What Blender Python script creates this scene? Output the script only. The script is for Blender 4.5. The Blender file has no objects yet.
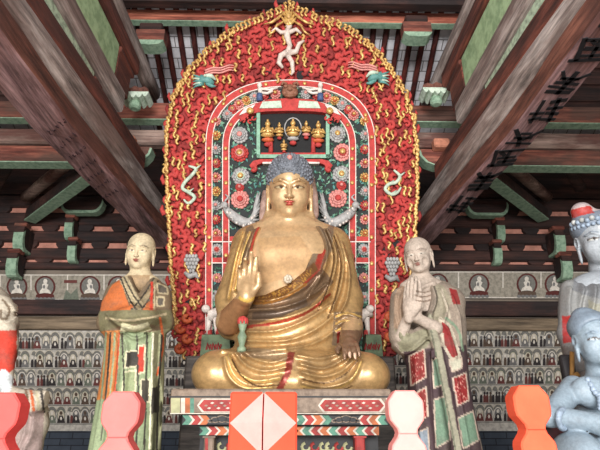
import bpy, math, random
import numpy as np
random.seed(7); rng = np.random.default_rng(7)
sc = bpy.context.scene
COL = sc.collection
PI = math.pi
# ------------------------------------------------------------------ camera
EYE = np.array([0., 0., 1.6]); F = 500.0; PITCH = math.radians(22.0); YAW = math.radians(-0.95)
cam_d = bpy.data.cameras.new('camera'); cam = bpy.data.objects.new('camera', cam_d); COL.objects.link(cam)
cam.location = EYE; cam.rotation_euler = (PI/2 + PITCH, 0, YAW)
cam_d.sensor_width = 36; cam_d.lens = F/600*36; cam_d.clip_start = 0.05
sc.camera = cam
cp, sp, cy_, sy_ = math.cos(PITCH), math.sin(PITCH), math.cos(YAW), math.sin(YAW)

def ray(u, v):
    x = (u-300)/F; y = (225-v)/F
    a = np.array([x, cp - y*sp, sp + y*cp])
    return np.array([a[0]*cy_ - a[1]*sy_, a[0]*sy_ + a[1]*cy_, a[2]])
def P(u, v, Y):                       # where the line of sight through a picture point meets depth Y
    r = ray(u, v); return EYE + r*(Y/r[1])
def proj(p):                          # the reverse, for arrays
    q = p - EYE
    x = q[:, 0]*cy_ + q[:, 1]*sy_; y = -q[:, 0]*sy_ + q[:, 1]*cy_; z = q[:, 2]
    dep = y*cp + z*sp; up = -y*sp + z*cp
    return 300 + F*x/dep, 225 - F*up/dep
def lin(c):
    c = np.array(c, float)/255.0
    return np.where(c <= .04045, c/12.92, ((c+.055)/1.055)**2.4)

# ------------------------------------------------------------------ materials
def _nt(name):
    m = bpy.data.materials.new(name); m.use_nodes = True
    nt = m.node_tree; b = nt.nodes['Principled BSDF']
    return m, nt, nt.nodes, nt.links, b
def _coords(N, L, scale):
    t = N.new('ShaderNodeTexCoord'); mp = N.new('ShaderNodeMapping'); mp.inputs['Scale'].default_value = scale
    L.new(t.outputs['Object'], mp.inputs['Vector']); return mp.outputs['Vector']
def _noise(N, L, vec, scale, detail=4, rough=.6):
    n = N.new('ShaderNodeTexNoise'); n.inputs['Scale'].default_value = scale; n.inputs['Detail'].default_value = detail
    n.inputs['Roughness'].default_value = rough; L.new(vec, n.inputs['Vector']); return n.outputs['Fac']
def _ramp(N, L, fac, stops):
    r = N.new('ShaderNodeValToRGB'); L.new(fac, r.inputs['Fac']); e = r.color_ramp.elements
    while len(e) < len(stops): e.new(.5)
    for q, (p, c) in zip(e, stops): q.position = p; q.color = (*c, 1)
    return r.outputs['Color']
def _mix(N, L, fac, a, b, mode='MIX'):
    m = N.new('ShaderNodeMix'); m.data_type = 'RGBA'; m.blend_type = mode
    for s, val in ((m.inputs[0], fac), (m.inputs[6], a), (m.inputs[7], b)):
        if hasattr(val, 'is_output'): L.new(val, s)
        elif isinstance(val, (int, float)): s.default_value = val
        else: s.default_value = (*val, 1)
    return m.outputs[2]
def _bump(N, L, b, h, strength, dist=.02):
    bp = N.new('ShaderNodeBump'); bp.inputs['Strength'].default_value = strength; bp.inputs['Distance'].default_value = dist
    L.new(h, bp.inputs['Height']); L.new(bp.outputs['Normal'], b.inputs['Normal'])

def wood(name, c1, c2, c3=None, axis='Y', fine=7.0, rough=.75, bump=.5):
    """weathered timber with grain along one axis"""
    m, nt, N, L, b = _nt(name)
    s = {'X': (.12, 1, 1), 'Y': (1, .12, 1), 'Z': (1, 1, .12), 'N': (.5, .5, .5)}[axis]
    v = _coords(N, L, s)
    g = _noise(N, L, v, fine, 8, .7); w = _noise(N, L, _coords(N, L, tuple(.5*(k+.35) for k in s)), 3.1, 5, .65)
    base = _ramp(N, L, g, [(.36, lin(c1)*.35), (.46, lin(c1)), (.56, lin(c2)), (.70, lin(c2)*1.45)])
    if c3 is not None:
        base = _mix(N, L, _ramp(N, L, w, [(.46, (0,)*3), (.62, (1,)*3)]), base, lin(c3))
    st = _noise(N, L, _coords(N, L, tuple(.35*k if k < 1 else k for k in s)), fine*5, 3, .6)
    base = _mix(N, L, .55, base, _ramp(N, L, st, [(.36, (.35,)*3), (.5, (.95,)*3), (.68, (1.5,)*3)]), 'MULTIPLY')
    L.new(base, b.inputs['Base Color']); b.inputs['Roughness'].default_value = rough
    _bump(N, L, b, g, bump, .03); return m
def plain(name, c, rough=.6, metal=0., vary=.35, scale=9., bump=.2, c2=None):
    m, nt, N, L, b = _nt(name)
    v = _coords(N, L, (1, 1, 1)); n = _noise(N, L, v, scale, 6, .65)
    d = lin(c2) if c2 is not None else lin(c)*(1-vary)
    L.new(_ramp(N, L, n, [(.36, d), (.55, lin(c)), (.75, lin(c)*(1+vary*.4))]), b.inputs['Base Color'])
    b.inputs['Roughness'].default_value = rough; b.inputs['Metallic'].default_value = metal
    if bump: _bump(N, L, b, n, bump, .01)
    return m
def painted(name, rough=.6, metal=0., wear=.5, wear_col=(60, 48, 40), scale=11., bump=.25, lo=.42, hi=.66, spec=.5):
    """colour per vertex (the statue's real paint), worn through to a ground colour in patches"""
    m, nt, N, L, b = _nt(name)
    a = N.new('ShaderNodeAttribute'); a.attribute_name = 'Col'
    n = _noise(N, L, _coords(N, L, (1, 1, 1)), scale, 8, .72)
    f = _noise(N, L, _coords(N, L, (1, 1, 1)), scale*6, 3, .6)
    k = _ramp(N, L, n, [(lo, (0,)*3), (hi, (wear,)*3)])
    c = _mix(N, L, k, a.outputs['Color'], lin(wear_col))
    c = _mix(N, L, .45, c, _ramp(N, L, f, [(.3, (.55,)*3), (.7, (1.25,)*3)]), 'MULTIPLY')
    L.new(c, b.inputs['Base Color']); b.inputs['Roughness'].default_value = rough; b.inputs['Metallic'].default_value = metal
    b.inputs['Specular IOR Level'].default_value = spec
    _bump(N, L, b, n, bump, .012); return m

# ------------------------------------------------------------------ objects
def props(o, label=None, cat=None, group=None, kind=None):
    if label: o['label'] = label
    if cat: o['category'] = cat
    if group: o['group'] = group
    if kind: o['kind'] = kind
    return o
def thing(name, label, cat, loc=(0, 0, 0), group=None):
    o = bpy.data.objects.new(name, None); COL.objects.link(o); o.location = loc; o.empty_display_size = .1
    return props(o, label, cat, group)
def mesh_obj(name, V, Fc, mats, parent=None, mi=None, cols=None, smooth=False, origin=None):
    """V in world space; the object's origin goes to the base of the mesh (or the parent's origin)"""
    V = np.asarray(V, float)
    me = bpy.data.meshes.new(name)
    if parent is not None: org = np.zeros(3); V = V - np.array(parent_origin(parent))
    else:
        org = np.array([(V[:, 0].min()+V[:, 0].max())/2, (V[:, 1].min()+V[:, 1].max())/2, V[:, 2].min()]) if origin is None else np.array(origin)
        V = V - org
    if isinstance(Fc, np.ndarray):
        n = len(Fc)
        me.vertices.add(len(V)); me.vertices.foreach_set('co', V.astype(np.float32).ravel())
        me.loops.add(n*4); me.loops.foreach_set('vertex_index', Fc.astype(np.int32).ravel())
        me.polygons.add(n); me.polygons.foreach_set('loop_start', np.arange(0, n*4, 4, dtype=np.int32))
        me.update(calc_edges=True)
    else:
        me.from_pydata([tuple(p) for p in V], [], Fc)
    for m in (mats if isinstance(mats, (list, tuple)) else [mats]): me.materials.append(m)
    if mi is not None: me.polygons.foreach_set('material_index', np.asarray(mi, np.int32))
    if cols is not None:
        at = me.attributes.new('Col', 'FLOAT_COLOR', 'POINT')
        c4 = np.ones((len(V), 4), np.float32); c4[:, :3] = cols; at.data.foreach_set('color', c4.ravel())
    if smooth: me.polygons.foreach_set('use_smooth', np.ones(len(me.polygons), bool))
    me.update(); me.validate()
    o = bpy.data.objects.new(name, me); COL.objects.link(o); o.location = org
    if parent is not None: o.parent = parent
    return o
def parent_origin(p):
    t = np.zeros(3)
    while p is not None: t += np.array(p.location); p = p.parent
    return t

def smooth_path(p, k=4):
    p = [np.array(q, float) for q in p]; o = []
    for i in range(len(p)-1):
        a, b, c, d = p[max(i-1, 0)], p[i], p[i+1], p[min(i+2, len(p)-1)]
        for j in range(k):
            t = j/k; o.append(.5*((2*b)+(c-a)*t+(2*a-5*b+4*c-d)*t*t+(3*b-a-3*c+d)*t**3))
    return o+[p[-1]]
class MB:
    """collects shapes (world space) and links them as one mesh object"""
    def __init__(s): s.v = []; s.f = []; s.m = []; s.sm = []
    def add(s, V, Fc, mat=0):
        o = len(s.v); s.v += [tuple(map(float, p)) for p in V]; s.f += [tuple(i+o for i in f) for f in Fc]; s.m += [mat]*len(Fc)
    def hull8(s, c, mat=0):            # 8 corners: bottom 4 then top 4
        s.add(c, [(3, 2, 1, 0), (4, 5, 6, 7), (0, 1, 5, 4), (1, 2, 6, 5), (2, 3, 7, 6), (3, 0, 4, 7)], mat)
    def box(s, lo, hi, mat=0, bev=0.):
        x0, y0, z0 = lo; x1, y1, z1 = hi
        if not bev:
            s.hull8([(x0, y0, z0), (x1, y0, z0), (x1, y1, z0), (x0, y1, z0), (x0, y0, z1), (x1, y0, z1), (x1, y1, z1), (x0, y1, z1)], mat); return
        b = min(bev, .45*min(x1-x0, y1-y0, z1-z0)); V = []
        for z, e in ((z0, b), (z0+b, 0), (z1-b, 0), (z1, b)):
            a0, a1, b0, b1 = x0+e, x1-e, y0+e, y1-e; k = b if e == 0 else 0
            V += [(a0+k, b0, z), (a1-k, b0, z), (a1, b0+k, z), (a1, b1-k, z), (a1-k, b1, z), (a0+k, b1, z), (a0, b1-k, z), (a0, b0+k, z)]
        Fc = [tuple(range(7, -1, -1)), tuple(range(24, 32))]
        for r in range(3):
            for i in range(8): Fc.append((r*8+i, r*8+(i+1) % 8, r*8+8+(i+1) % 8, r*8+8+i))
        s.add(V, Fc, mat)
    def prism(s, poly, off, mat=0, matside=None):   # poly: 3-D points; off: extrusion vector
        n = len(poly); a = [np.array(p, float) for p in poly]; b = [p+np.array(off) for p in a]
        s.add(a+b, [tuple(range(n-1, -1, -1)), tuple(range(n, 2*n))], mat)
        s.add(a+b, [(i, (i+1) % n, n+(i+1) % n, n+i) for i in range(n)], mat if matside is None else matside)
    def tube(s, path, rad, n=6, mat=0, flat=None, cap=True):
        path = [np.array(p, float) for p in path]; m = len(path)
        if not hasattr(rad, '__len__'): rad = [rad]*m
        V = []; up = None
        for i in range(m):
            t = path[min(i+1, m-1)]-path[max(i-1, 0)]; t /= (np.linalg.norm(t)+1e-9)
            if up is None:
                up = np.array([0, 1, 0.]) if abs(t[1]) < .9 else np.array([1., 0, 0])
            a = np.cross(t, up); a /= np.linalg.norm(a)+1e-9; bb = np.cross(a, t); up = bb
            for k in range(n):
                w = 2*PI*k/n; V.append(path[i]+rad[i]*(math.cos(w)*a+math.sin(w)*bb))
        Fc = [(i*n+k, i*n+(k+1) % n, (i+1)*n+(k+1) % n, (i+1)*n+k) for i in range(m-1) for k in range(n)]
        if cap: Fc += [tuple(range(n-1, -1, -1)), tuple(range((m-1)*n, m*n))]
        s.add(V, Fc, mat)
    def stube(s, path, rad, n=7, mat=0, k=4):
        q = smooth_path(path, k); r = np.interp(np.linspace(0, 1, len(q)), np.linspace(0, 1, len(rad)), rad); s.tube(q, list(r), n, mat)
    def ball(s, c, r, mat=0, nu=8, nv=6, R=None):
        c = np.array(c, float); r = np.array(r if hasattr(r, '__len__') else (r,)*3, float); V = [(0, 0, -1.)]
        for j in range(1, nv):
            a = -PI/2+PI*j/nv
            for i in range(nu): V.append((math.cos(a)*math.cos(2*PI*i/nu), math.cos(a)*math.sin(2*PI*i/nu), math.sin(a)))
        V.append((0, 0, 1.)); V = np.array(V)*r
        if R is not None: V = V@np.array(R)
        Fc = [(0, 1+(i+1) % nu, 1+i) for i in range(nu)]
        for j in range(nv-2):
            for i in range(nu): Fc.append((1+j*nu+i, 1+j*nu+(i+1) % nu, 1+(j+1)*nu+(i+1) % nu, 1+(j+1)*nu+i))
        t = len(V)-1; Fc += [(t, 1+(nv-2)*nu+i, 1+(nv-2)*nu+(i+1) % nu) for i in range(nu)]
        s.add(V+c, Fc, mat)
    def lathe(s, c, prof, n=12, mat=0, rot=0.):     # prof: (radius, z)
        V = []
        for r, z in prof:
            for k in range(n):
                w = rot+2*PI*k/n; V.append((c[0]+r*math.cos(w), c[1]+r*math.sin(w), c[2]+z))
        m = len(prof)
        Fc = [(i*n+k, i*n+(k+1) % n, (i+1)*n+(k+1) % n, (i+1)*n+k) for i in range(m-1) for k in range(n)]
        Fc += [tuple(range(n-1, -1, -1)), tuple(range((m-1)*n, m*n))]; s.add(V, Fc, mat)
    def log(s, a, b, ra, n=14, seg=10, wob=.012, mat=0, sq=2.6, rz=None):
        """a hewn log from a to b: super-elliptic section (half width ra, half height rz), slightly uneven"""
        a = np.array(a, float); b = np.array(b, float); rz = ra if rz is None else rz
        t = (b-a)/np.linalg.norm(b-a); side = np.cross(t, (0, 0, 1.)); side /= np.linalg.norm(side); up = np.cross(side, t)
        V = []; ph = random.random()*9
        for i in range(seg+1):
            q = a+(b-a)*i/seg
            for k in range(n):
                w = 2*PI*(k+.5)/n; c, d = math.cos(w), math.sin(w)
                e = 1+wob*8*math.sin(3*w+ph+i*.7)*.12+random.uniform(-wob, wob)
                V.append(q+e*(ra*math.copysign(abs(c)**(2/sq), c)*side+rz*math.copysign(abs(d)**(2/sq), d)*up))
        Fc = [(i*n+k, i*n+(k+1) % n, (i+1)*n+(k+1) % n, (i+1)*n+k) for i in range(seg) for k in range(n)]
        Fc += [tuple(range(n-1, -1, -1)), tuple(range(seg*n, seg*n+n))]; s.add(V, Fc, mat)
    def build(s, name, mats, parent=None, smooth=False, origin=None):
        o = mesh_obj(name, s.v, s.f, mats, parent, s.m, None, smooth, origin); fixn(o.data); return o
import bmesh
def fixn(me):
    bm = bmesh.new(); bm.from_mesh(me); bmesh.ops.recalc_face_normals(bm, faces=bm.faces); bm.to_mesh(me); bm.free()
def single(mb, name, mats, label, cat, group=None, smooth=False, kind=None):
    return props(mb.build(name, mats, None, smooth), label, cat, group, kind)

# ------------------------------------------------------------------ sculpting volume
def smin(a, b, k):
    if k <= 0: return np.minimum(a, b)
    h = np.clip(.5+.5*(b-a)/k, 0, 1); return b+(a-b)*h-k*h*(1-h)
def seg2d(x, z, pts):
    best = None
    for (ax, az), (bx, bz) in zip(pts[:-1], pts[1:]):
        dx, dz = bx-ax, bz-az; t = np.clip(((x-ax)*dx+(z-az)*dz)/(dx*dx+dz*dz+1e-12), 0, 1)
        d = (x-ax-t*dx)**2+(z-az-t*dz)**2; best = d if best is None else np.minimum(best, d)
    return np.sqrt(best)
def inside(x, z, poly):
    r = np.zeros(np.broadcast(x, z).shape, bool); n = len(poly)
    for i in range(n):
        x0, z0 = poly[i]; x1, z1 = poly[(i+1) % n]
        c = ((z0 > z) != (z1 > z)) & (x < (x1-x0)*(z-z0)/((z1-z0) if z1 != z0 else 1e-9)+x0); r ^= c
    return r
def poly2d(x, z, poly):
    d = seg2d(x, z, list(poly)+[poly[0]]); return np.where(inside(x, z, poly), -d, d)

class Vol:
    def __init__(s, lo, hi, h):
        s.lo = np.array(lo, float); s.h = h; s.n = np.ceil((np.array(hi)-s.lo)/h).astype(int)+1
        s.ax = [(s.lo[i]+h*np.arange(s.n[i])).astype(np.float32) for i in range(3)]
        s.d = np.full(s.n, .5, np.float32)
    def sub(s, lo, hi):
        sl, ax = [], []
        for i in range(3):
            a = max(0, int((lo[i]-s.lo[i])/s.h)); b = min(s.n[i], int((hi[i]-s.lo[i])/s.h)+2)
            if b <= a: return None
            sl.append(slice(a, b)); sh = [1, 1, 1]; sh[i] = -1; ax.append(s.ax[i][a:b].reshape(sh))
        return tuple(sl), ax
    def put(s, f, lo, hi, k=0., op='u'):
        m = k+4*s.h; r = s.sub(np.array(lo)-m, np.array(hi)+m)
        if r is None: return
        sl, (x, y, z) = r; d = f(x, y, z); e = s.d[sl]
        s.d[sl] = smin(e, d, k) if op == 'u' else -smin(-e, d, k)
    def ell(s, c, r, k=.03, R=None, op='u'):
        c = np.array(c, float); r = np.array(r, float); m = np.full(3, r.max()) if R is not None else r
        def f(x, y, z):
            x, y, z = x-c[0], y-c[1], z-c[2]
            if R is not None: x, y, z = (R[0][i]*x+R[1][i]*y+R[2][i]*z for i in range(3))
            k0 = np.sqrt((x/r[0])**2+(y/r[1])**2+(z/r[2])**2); k1 = np.sqrt((x/r[0]**2)**2+(y/r[1]**2)**2+(z/r[2]**2)**2)
            return k0*(k0-1)/np.maximum(k1, 1e-6)
        s.put(f, c-m, c+m, k, op)
    def cap(s, a, b, ra, rb=None, k=.03, op='u'):
        a = np.array(a, float); b = np.array(b, float); rb = ra if rb is None else rb; ba = b-a; q = float(ba@ba)+1e-12
        def f(x, y, z):
            t = np.clip(((x-a[0])*ba[0]+(y-a[1])*ba[1]+(z-a[2])*ba[2])/q, 0, 1)
            return np.sqrt((x-a[0]-t*ba[0])**2+(y-a[1]-t*ba[1])**2+(z-a[2]-t*ba[2])**2)-(ra+(rb-ra)*t)
        R = max(ra, rb); s.put(f, np.minimum(a, b)-R, np.maximum(a, b)+R, k, op)
    def chain(s, pts, rad, k=.03, op='u'):
        for i in range(len(pts)-1): s.cap(pts[i], pts[i+1], rad[i], rad[i+1], k, op)
    def loft(s, sec, k=.03, pw=2.0, ripple=None, op='u', shear=None):
        """sec: rows (z, cx, rx, cy, ry)"""
        q = np.array(sorted(sec), float); Zs = q[:, 0]
        def f(x, y, z):
            cx, rx, cy, ry = (np.interp(z, Zs, q[:, i]).astype(np.float32) for i in (1, 2, 3, 4))
            a, b = np.abs((x-cx)/rx), np.abs((y-cy)/ry)
            d = ((a**pw+b**pw)**(1/pw)-1)*np.minimum(rx, ry)
            if ripple: d = d+ripple(x, y, z, np.arctan2((y-cy)/ry, (x-cx)/rx))
            return np.maximum(np.maximum(d, z-Zs[-1]), Zs[0]-z)
        lo = np.array([(q[:, 1]-q[:, 2]).min(), (q[:, 3]-q[:, 4]).min(), Zs[0]]); hi = np.array([(q[:, 1]+q[:, 2]).max(), (q[:, 3]+q[:, 4]).max(), Zs[-1]])
        s.put(f, lo-.03, hi+.03, k, op)
    def pxloft(s, rows, k=.03, **kw):   # rows: (v, left u, right u, depth, half depth)
        sec = []
        for v, a, b, Y, ry in rows:
            A, B = P(a, v, Y), P(b, v, Y); sec.append((A[2], (A[0]+B[0])/2, (B[0]-A[0])/2, Y, ry))
        s.loft(sec, k, **kw)
    def fold(s, px, Y, w, amp, dy=.3):  # a ridge (amp>0) or groove of cloth along a line on the front
        pts = [(P(u, v, Y)[0], P(u, v, Y)[2]) for u, v in smooth_path(px, 4)]; a = np.array(pts); m = 3*w
        r = s.sub((a[:, 0].min()-m, Y-dy, a[:, 1].min()-m), (a[:, 0].max()+m, Y+dy, a[:, 1].max()+m))
        if r is None: return
        sl, (x, y, z) = r; d = seg2d(x, z, pts); g = amp*np.exp(-(d/w)**2)*np.clip((dy-np.abs(y-Y))/(.3*dy), 0, 1)
        e = s.d[sl]; s.d[sl] = e-np.where(np.abs(e) < .12, g, 0)
    def cutbelow(s, z0):
        s.d = np.maximum(s.d, (z0-s.ax[2]).reshape(1, 1, -1))
    def mesh(s):
        d = s.d; d[0] = d[-1] = .5; d[:, 0] = d[:, -1] = .5; d[:, :, 0] = d[:, :, -1] = .5
        I = d < 0; nx, ny, nz = d.shape
        cnt = np.zeros((nx-1, ny-1, nz-1), np.int8)
        cs = [(i, j, k) for i in (0, 1) for j in (0, 1) for k in (0, 1)]
        for i, j, k in cs: cnt += I[i:nx-1+i, j:ny-1+j, k:nz-1+k]
        ix = np.argwhere((cnt > 0) & (cnt < 8)); ids = np.full(cnt.shape, -1, np.int32); ids[tuple(ix.T)] = np.arange(len(ix))
        pos = np.zeros((len(ix), 3)); w = np.zeros(len(ix))
        val = {c: d[ix[:, 0]+c[0], ix[:, 1]+c[1], ix[:, 2]+c[2]] for c in cs}
        for a in cs:
            for ax in range(3):
                if a[ax] == 0:
                    b = list(a); b[ax] = 1; b = tuple(b); da, db = val[a], val[b]; m = (da < 0) != (db < 0)
                    t = np.where(m, da/np.where(m, da-db, 1), 0); e = np.array(a, float)[None, :].repeat(len(ix), 0); e[:, ax] += t
                    pos[m] += e[m]; w[m] += 1
        V = s.lo+s.h*(ix+pos/w[:, None]); Q = []
        for ax in range(3):
            o1, o2 = [(1, 2), (2, 0), (0, 1)][ax]
            A = np.moveaxis(I, (ax, o1, o2), (0, 1, 2)); m = A[:-1, 1:-1, 1:-1] != A[1:, 1:-1, 1:-1]
            e = np.argwhere(m); e[:, 1:] += 1; neg = A[e[:, 0]+1, e[:, 1], e[:, 2]]
            C = np.moveaxis(ids, (ax, o1, o2), (0, 1, 2))
            q = np.stack([C[e[:, 0], e[:, 1]-1, e[:, 2]-1], C[e[:, 0], e[:, 1], e[:, 2]-1], C[e[:, 0], e[:, 1], e[:, 2]], C[e[:, 0], e[:, 1]-1, e[:, 2]]], 1)
            q[neg] = q[neg][:, ::-1]; Q.append(q)
        return V, np.concatenate(Q)

class Paint:
    """colours for the vertices of a sculpted part; areas are given where they lie on the statue's front"""
    def __init__(s, V, base):
        s.V = V; s.u, s.v = proj(V); s.c = np.tile(lin(base), (len(V), 1))
    def mask(s, m, c, a=1.):
        s.c[m] = s.c[m]*(1-a)+lin(c)*a; return s
    def poly(s, pts, c, ymax=99, a=1.):
        return s.mask(inside(s.u, s.v, pts) & (s.V[:, 1] < ymax), c, a)
    def line(s, pts, w, c, ymax=99, a=1.):
        if len(pts) < 5 or pts[0] != pts[-1]: pts = [tuple(q) for q in smooth_path(pts, 4)]
        return s.mask((seg2d(s.u, s.v, pts) < w) & (s.V[:, 1] < ymax), c, a)

def frame(tilt=0., turn=0., roll=0.):
    """columns: right, back, up of a head or hand that looks towards -Y, tilted down, turned to picture right"""
    t, a, r = tilt, turn, roll
    Rx = np.array([[1, 0, 0], [0, math.cos(t), -math.sin(t)], [0, math.sin(t), math.cos(t)]])
    Rz = np.array([[math.cos(a), -math.sin(a), 0], [math.sin(a), math.cos(a), 0], [0, 0, 1]])
    Ry = np.array([[math.cos(r), 0, math.sin(r)], [0, 1, 0], [-math.sin(r), 0, math.cos(r)]])
    return Rz@Ry@Rx

class Head:
    def __init__(s, o, w, R, long_ears=True, gaunt=0., slim=1.): s.o = np.array(o, float); s.w = w; s.R = R; s.le = long_ears; s.g = gaunt; s.slim = slim
    def p(s, x, y, z): return s.o+s.w*(s.R@np.array([x, y, z], float))
    def loc(s, V): return (V-s.o)@s.R/s.w
    def sculpt(s, v):
        w, R, p = s.w, s.R, s.p; sl = s.slim
        E = lambda c, r, k=.06, op='u': v.ell(p(*c), np.array(r)*w, k*w, R, op)
        E((0, .10, .20), (.49, .57, .50)); E((0, -.03, -.10), (.45*sl, .47, .56), .1)
        E((0, -.12, -.38), (.37*sl, .36, .28), .1); E((0, -.33, -.55), (.15, .13, .10), .08)
        for q in (-1, 1):
            E((q*.23, -.27, -.20), (.18, .17, .2), .1)
            E((q*.20, -.53, .03), (.15, .075, .065), .05, 's')
            E((q*.195, -.395, .015), (.125, .09, .075), .02)
            v.chain([p(q*.05, -.47, .10), p(q*.20, -.485, .175), p(q*.37, -.36, .11)], [.022*w, .028*w, .015*w], .04*w)
            v.chain([p(q*.08, -.465, .02), p(q*.19, -.50, .055), p(q*.31, -.41, .015)], [.012*w, .018*w, .012*w], .015*w)
            E((q*.06, -.535, -.205), (.042, .05, .036), .025)
            E((q*.495, .06, -.02), (.055, .14, .20), .03); E((q*.515, .02, 0.0), (.03, .09, .13), .02, 's')
            if s.le: E((q*.495, .03, -.33), (.042, .075, .22), .05)
            else: E((q*.49, .03, -.2), (.04, .07, .1), .04)
            if s.g: E((q*.27, -.42, -.30), (.10, .10, .16), .08, 's')
        v.cap(p(0, -.45, .10), p(0, -.59, -.19), .032*w, .052*w, .04*w); E((0, -.575, -.20), (.052, .055, .045), .03)
        E((-.05, -.50, -.318), (.075, .045, .030), .025); E((.05, -.50, -.318), (.075, .045, .030), .025); E((0, -.485, -.375), (.085, .045, .034), .03)
        v.chain([p(-.13, -.50, -.346), p(0, -.55, -.350), p(.13, -.50, -.346)], [.005*w]*3, .008*w, 's')
    def colour(s, pt, brow=(60, 48, 40), lips=(165, 55, 45), white=(225, 215, 200), iris=(45, 35, 30), urna=None, lash=(70, 54, 44), scalp=None):
        q = s.loc(pt.V); x, y, z = q[:, 0], q[:, 1], q[:, 2]; front = y < -.22
        if scalp is not None: pt.mask((z > .36+.25*np.abs(x)) & (np.abs(x) < .6) & (z < .8), scalp, .6)
        for k in (-1, 1):
            b = seg2d(x, z, [(k*.07, .15), (k*.21, .195), (k*.37, .13)]); pt.mask(front & (b < .017), brow, .75)
            e = ((x-k*.195)/.11)**2+((z-.005)/.034)**2; pt.mask(front & (e < 1), white)
            pt.mask(front & ((x-k*.185)**2+(z-.006)**2 < .031**2), iris)
            l = seg2d(x, z, [(k*.07, .0), (k*.19, .042), (k*.32, .012)]); pt.mask(front & (l < .016), lash)
        pt.mask(front & (((x/.11)**2+((z+.320)/.032)**2 < 1) | ((x/.085)**2+((z+.375)/.034)**2 < 1)), lips)
        if urna is not None: pt.mask(front & (x**2+(z-.26)**2 < .032**2), urna)

def hand(v, o, R, s, curls=(.25,)*4, thumb=.5, side=1, spread=.05, k=.012):
    """palm with five unequal bent fingers; R columns: across the palm, back of the hand, towards the fingertips; side: where the thumb is"""
    o = np.array(o, float); p = lambda x, y, z: o+s*(R@np.array([x*side, y, z], float))
    v.ell(p(0, 0, .42), np.array((.40, .17, .50))*s, k, R); v.cap(p(-.02, .02, -.15), p(0, 0, .25), .20*s, .26*s, .03)
    for i, (x, L, r) in enumerate(((.30, .82, .105), (.105, .95, .11), (-.10, .88, .105), (-.29, .68, .09))):
        a = curls[i]; q = np.array([x, -.02, .80-.05*abs(i-1)]); d = x*spread*3; pts = [p(*(q-np.array([0, 0, .2])))]; rr = [r*s*1.05]; ang = 0
        pts.append(p(*q)); rr.append(r*s)
        for j, f in enumerate((.44, .31, .25)):
            ang += a*(.6 if j == 0 else 1.0); q = q+L*f*np.array([d, -math.sin(ang), math.cos(ang)]); pts.append(p(*q)); rr.append(r*s*(.95-.1*j))
        v.chain(pts, rr, k*.5)
    t = thumb; v.chain([p(.22, -.05, .12), p(.42, -.12, .38), p(.42+.16*t, -.2, .62), p(.40+.18*t, -.27, .82)], [.14*s, .13*s, .11*s, .09*s], k)
# ================================================================== architecture
E = 1.6
def Zv(v, Y): return float(P(291, v, Y)[2])
def Xu(u, v, Y): return float(P(u, v, Y)[0])
M = {}
M['redbrown'] = wood('red_brown_timber', (92, 48, 38), (128, 70, 55), (70, 40, 34), 'Y')
M['redbrown_x'] = wood('red_brown_cross_timber', (124, 66, 54), (160, 96, 78), (100, 72, 62), 'X')
M['dark_x'] = wood('dark_cross_timber', (52, 32, 28), (76, 48, 42), (42, 32, 32), 'X', 5)
M['dark'] = wood('dark_timber', (58, 34, 30), (84, 52, 44), None, 'Y')
M['grey'] = wood('grey_weathered_timber', (146, 132, 126), (180, 168, 162), (118, 100, 94), 'Y', 8)
M['purple'] = wood('purple_brown_soffit', (130, 98, 98), (164, 130, 130), (112, 74, 68), 'Y', 9)
M['brown_side'] = wood('brown_beam_side', (104, 62, 50), (134, 86, 70), (88, 54, 46), 'Y', 8)
M['greyx'] = wood('grey_cross_timber', (136, 112, 102), (166, 142, 130), (104, 70, 62), 'X', 7)
M['tan_x'] = wood('tan_architrave', (112, 96, 78), (138, 120, 98), None, 'X', 6)
M['green'] = plain('green_edge_paint', (158, 186, 160), .8, c2=(120, 150, 126), scale=14)
M['palegreen'] = plain('pale_green_board', (166, 194, 150), .85, c2=(132, 160, 120), scale=8)
M['dustgreen'] = plain('dusty_green_strip', (176, 196, 170), .85, c2=(126, 140, 122), scale=18)
M['pink_plaster'] = plain('pink_plaster', (214, 150, 132), .9, vary=.3, scale=6)
M['rafter'] = wood('dark_red_rafter', (78, 30, 26), (100, 44, 36), None, 'Y', 6)
M['capwhite'] = plain('chalky_green_white', (206, 222, 204), .85, c2=(166, 184, 164), scale=20)
M['ink'] = plain('black_ink', (24, 20, 24), .7, vary=.2)
M['stone'] = plain('grey_stone', (120, 116, 110), .9, scale=5)
def brickmat(name, c1, c2, mort, sx, sy, scale, msz=.02, plane='XZ'):
    m, nt, N, L, b = _nt(name)
    t = N.new('ShaderNodeTexCoord'); sep = N.new('ShaderNodeSeparateXYZ'); com = N.new('ShaderNodeCombineXYZ')
    L.new(t.outputs['Object'], sep.inputs[0]); L.new(sep.outputs['XYZ'.index(plane[0])], com.inputs[0]); L.new(sep.outputs['XYZ'.index(plane[1])], com.inputs[1])
    k = N.new('ShaderNodeTexBrick'); L.new(com.outputs[0], k.inputs['Vector'])
    k.inputs['Color1'].default_value = (*lin(c1), 1); k.inputs['Color2'].default_value = (*lin(c2), 1); k.inputs['Mortar'].default_value = (*lin(mort), 1)
    k.inputs['Scale'].default_value = scale; k.inputs['Mortar Size'].default_value = msz; k.inputs['Brick Width'].default_value = sx; k.inputs['Row Height'].default_value = sy
    n = _noise(N, L, t.outputs['Object'], 9, 5)
    c = _mix(N, L, .5, k.outputs['Color'], _ramp(N, L, n, [(.3, (.6,)*3), (.7, (1.2,)*3)]), 'MULTIPLY')
    L.new(c, b.inputs['Base Color']); b.inputs['Roughness'].default_value = .9; return m
M['roof_brick'] = brickmat('whitewashed_roof_brick', (232, 230, 234), (214, 214, 220), (120, 116, 116), .26, .17, 1, .008, 'XY')
M['dado_brick'] = brickmat('blue_grey_brick', (72, 80, 92), (58, 66, 78), (40, 44, 52), .34, .09, 1, .008)
M['floor'] = brickmat('floor_tile', (110, 106, 100), (98, 94, 90), (60, 58, 56), .5, .5, 1, .01, 'XY')
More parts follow.
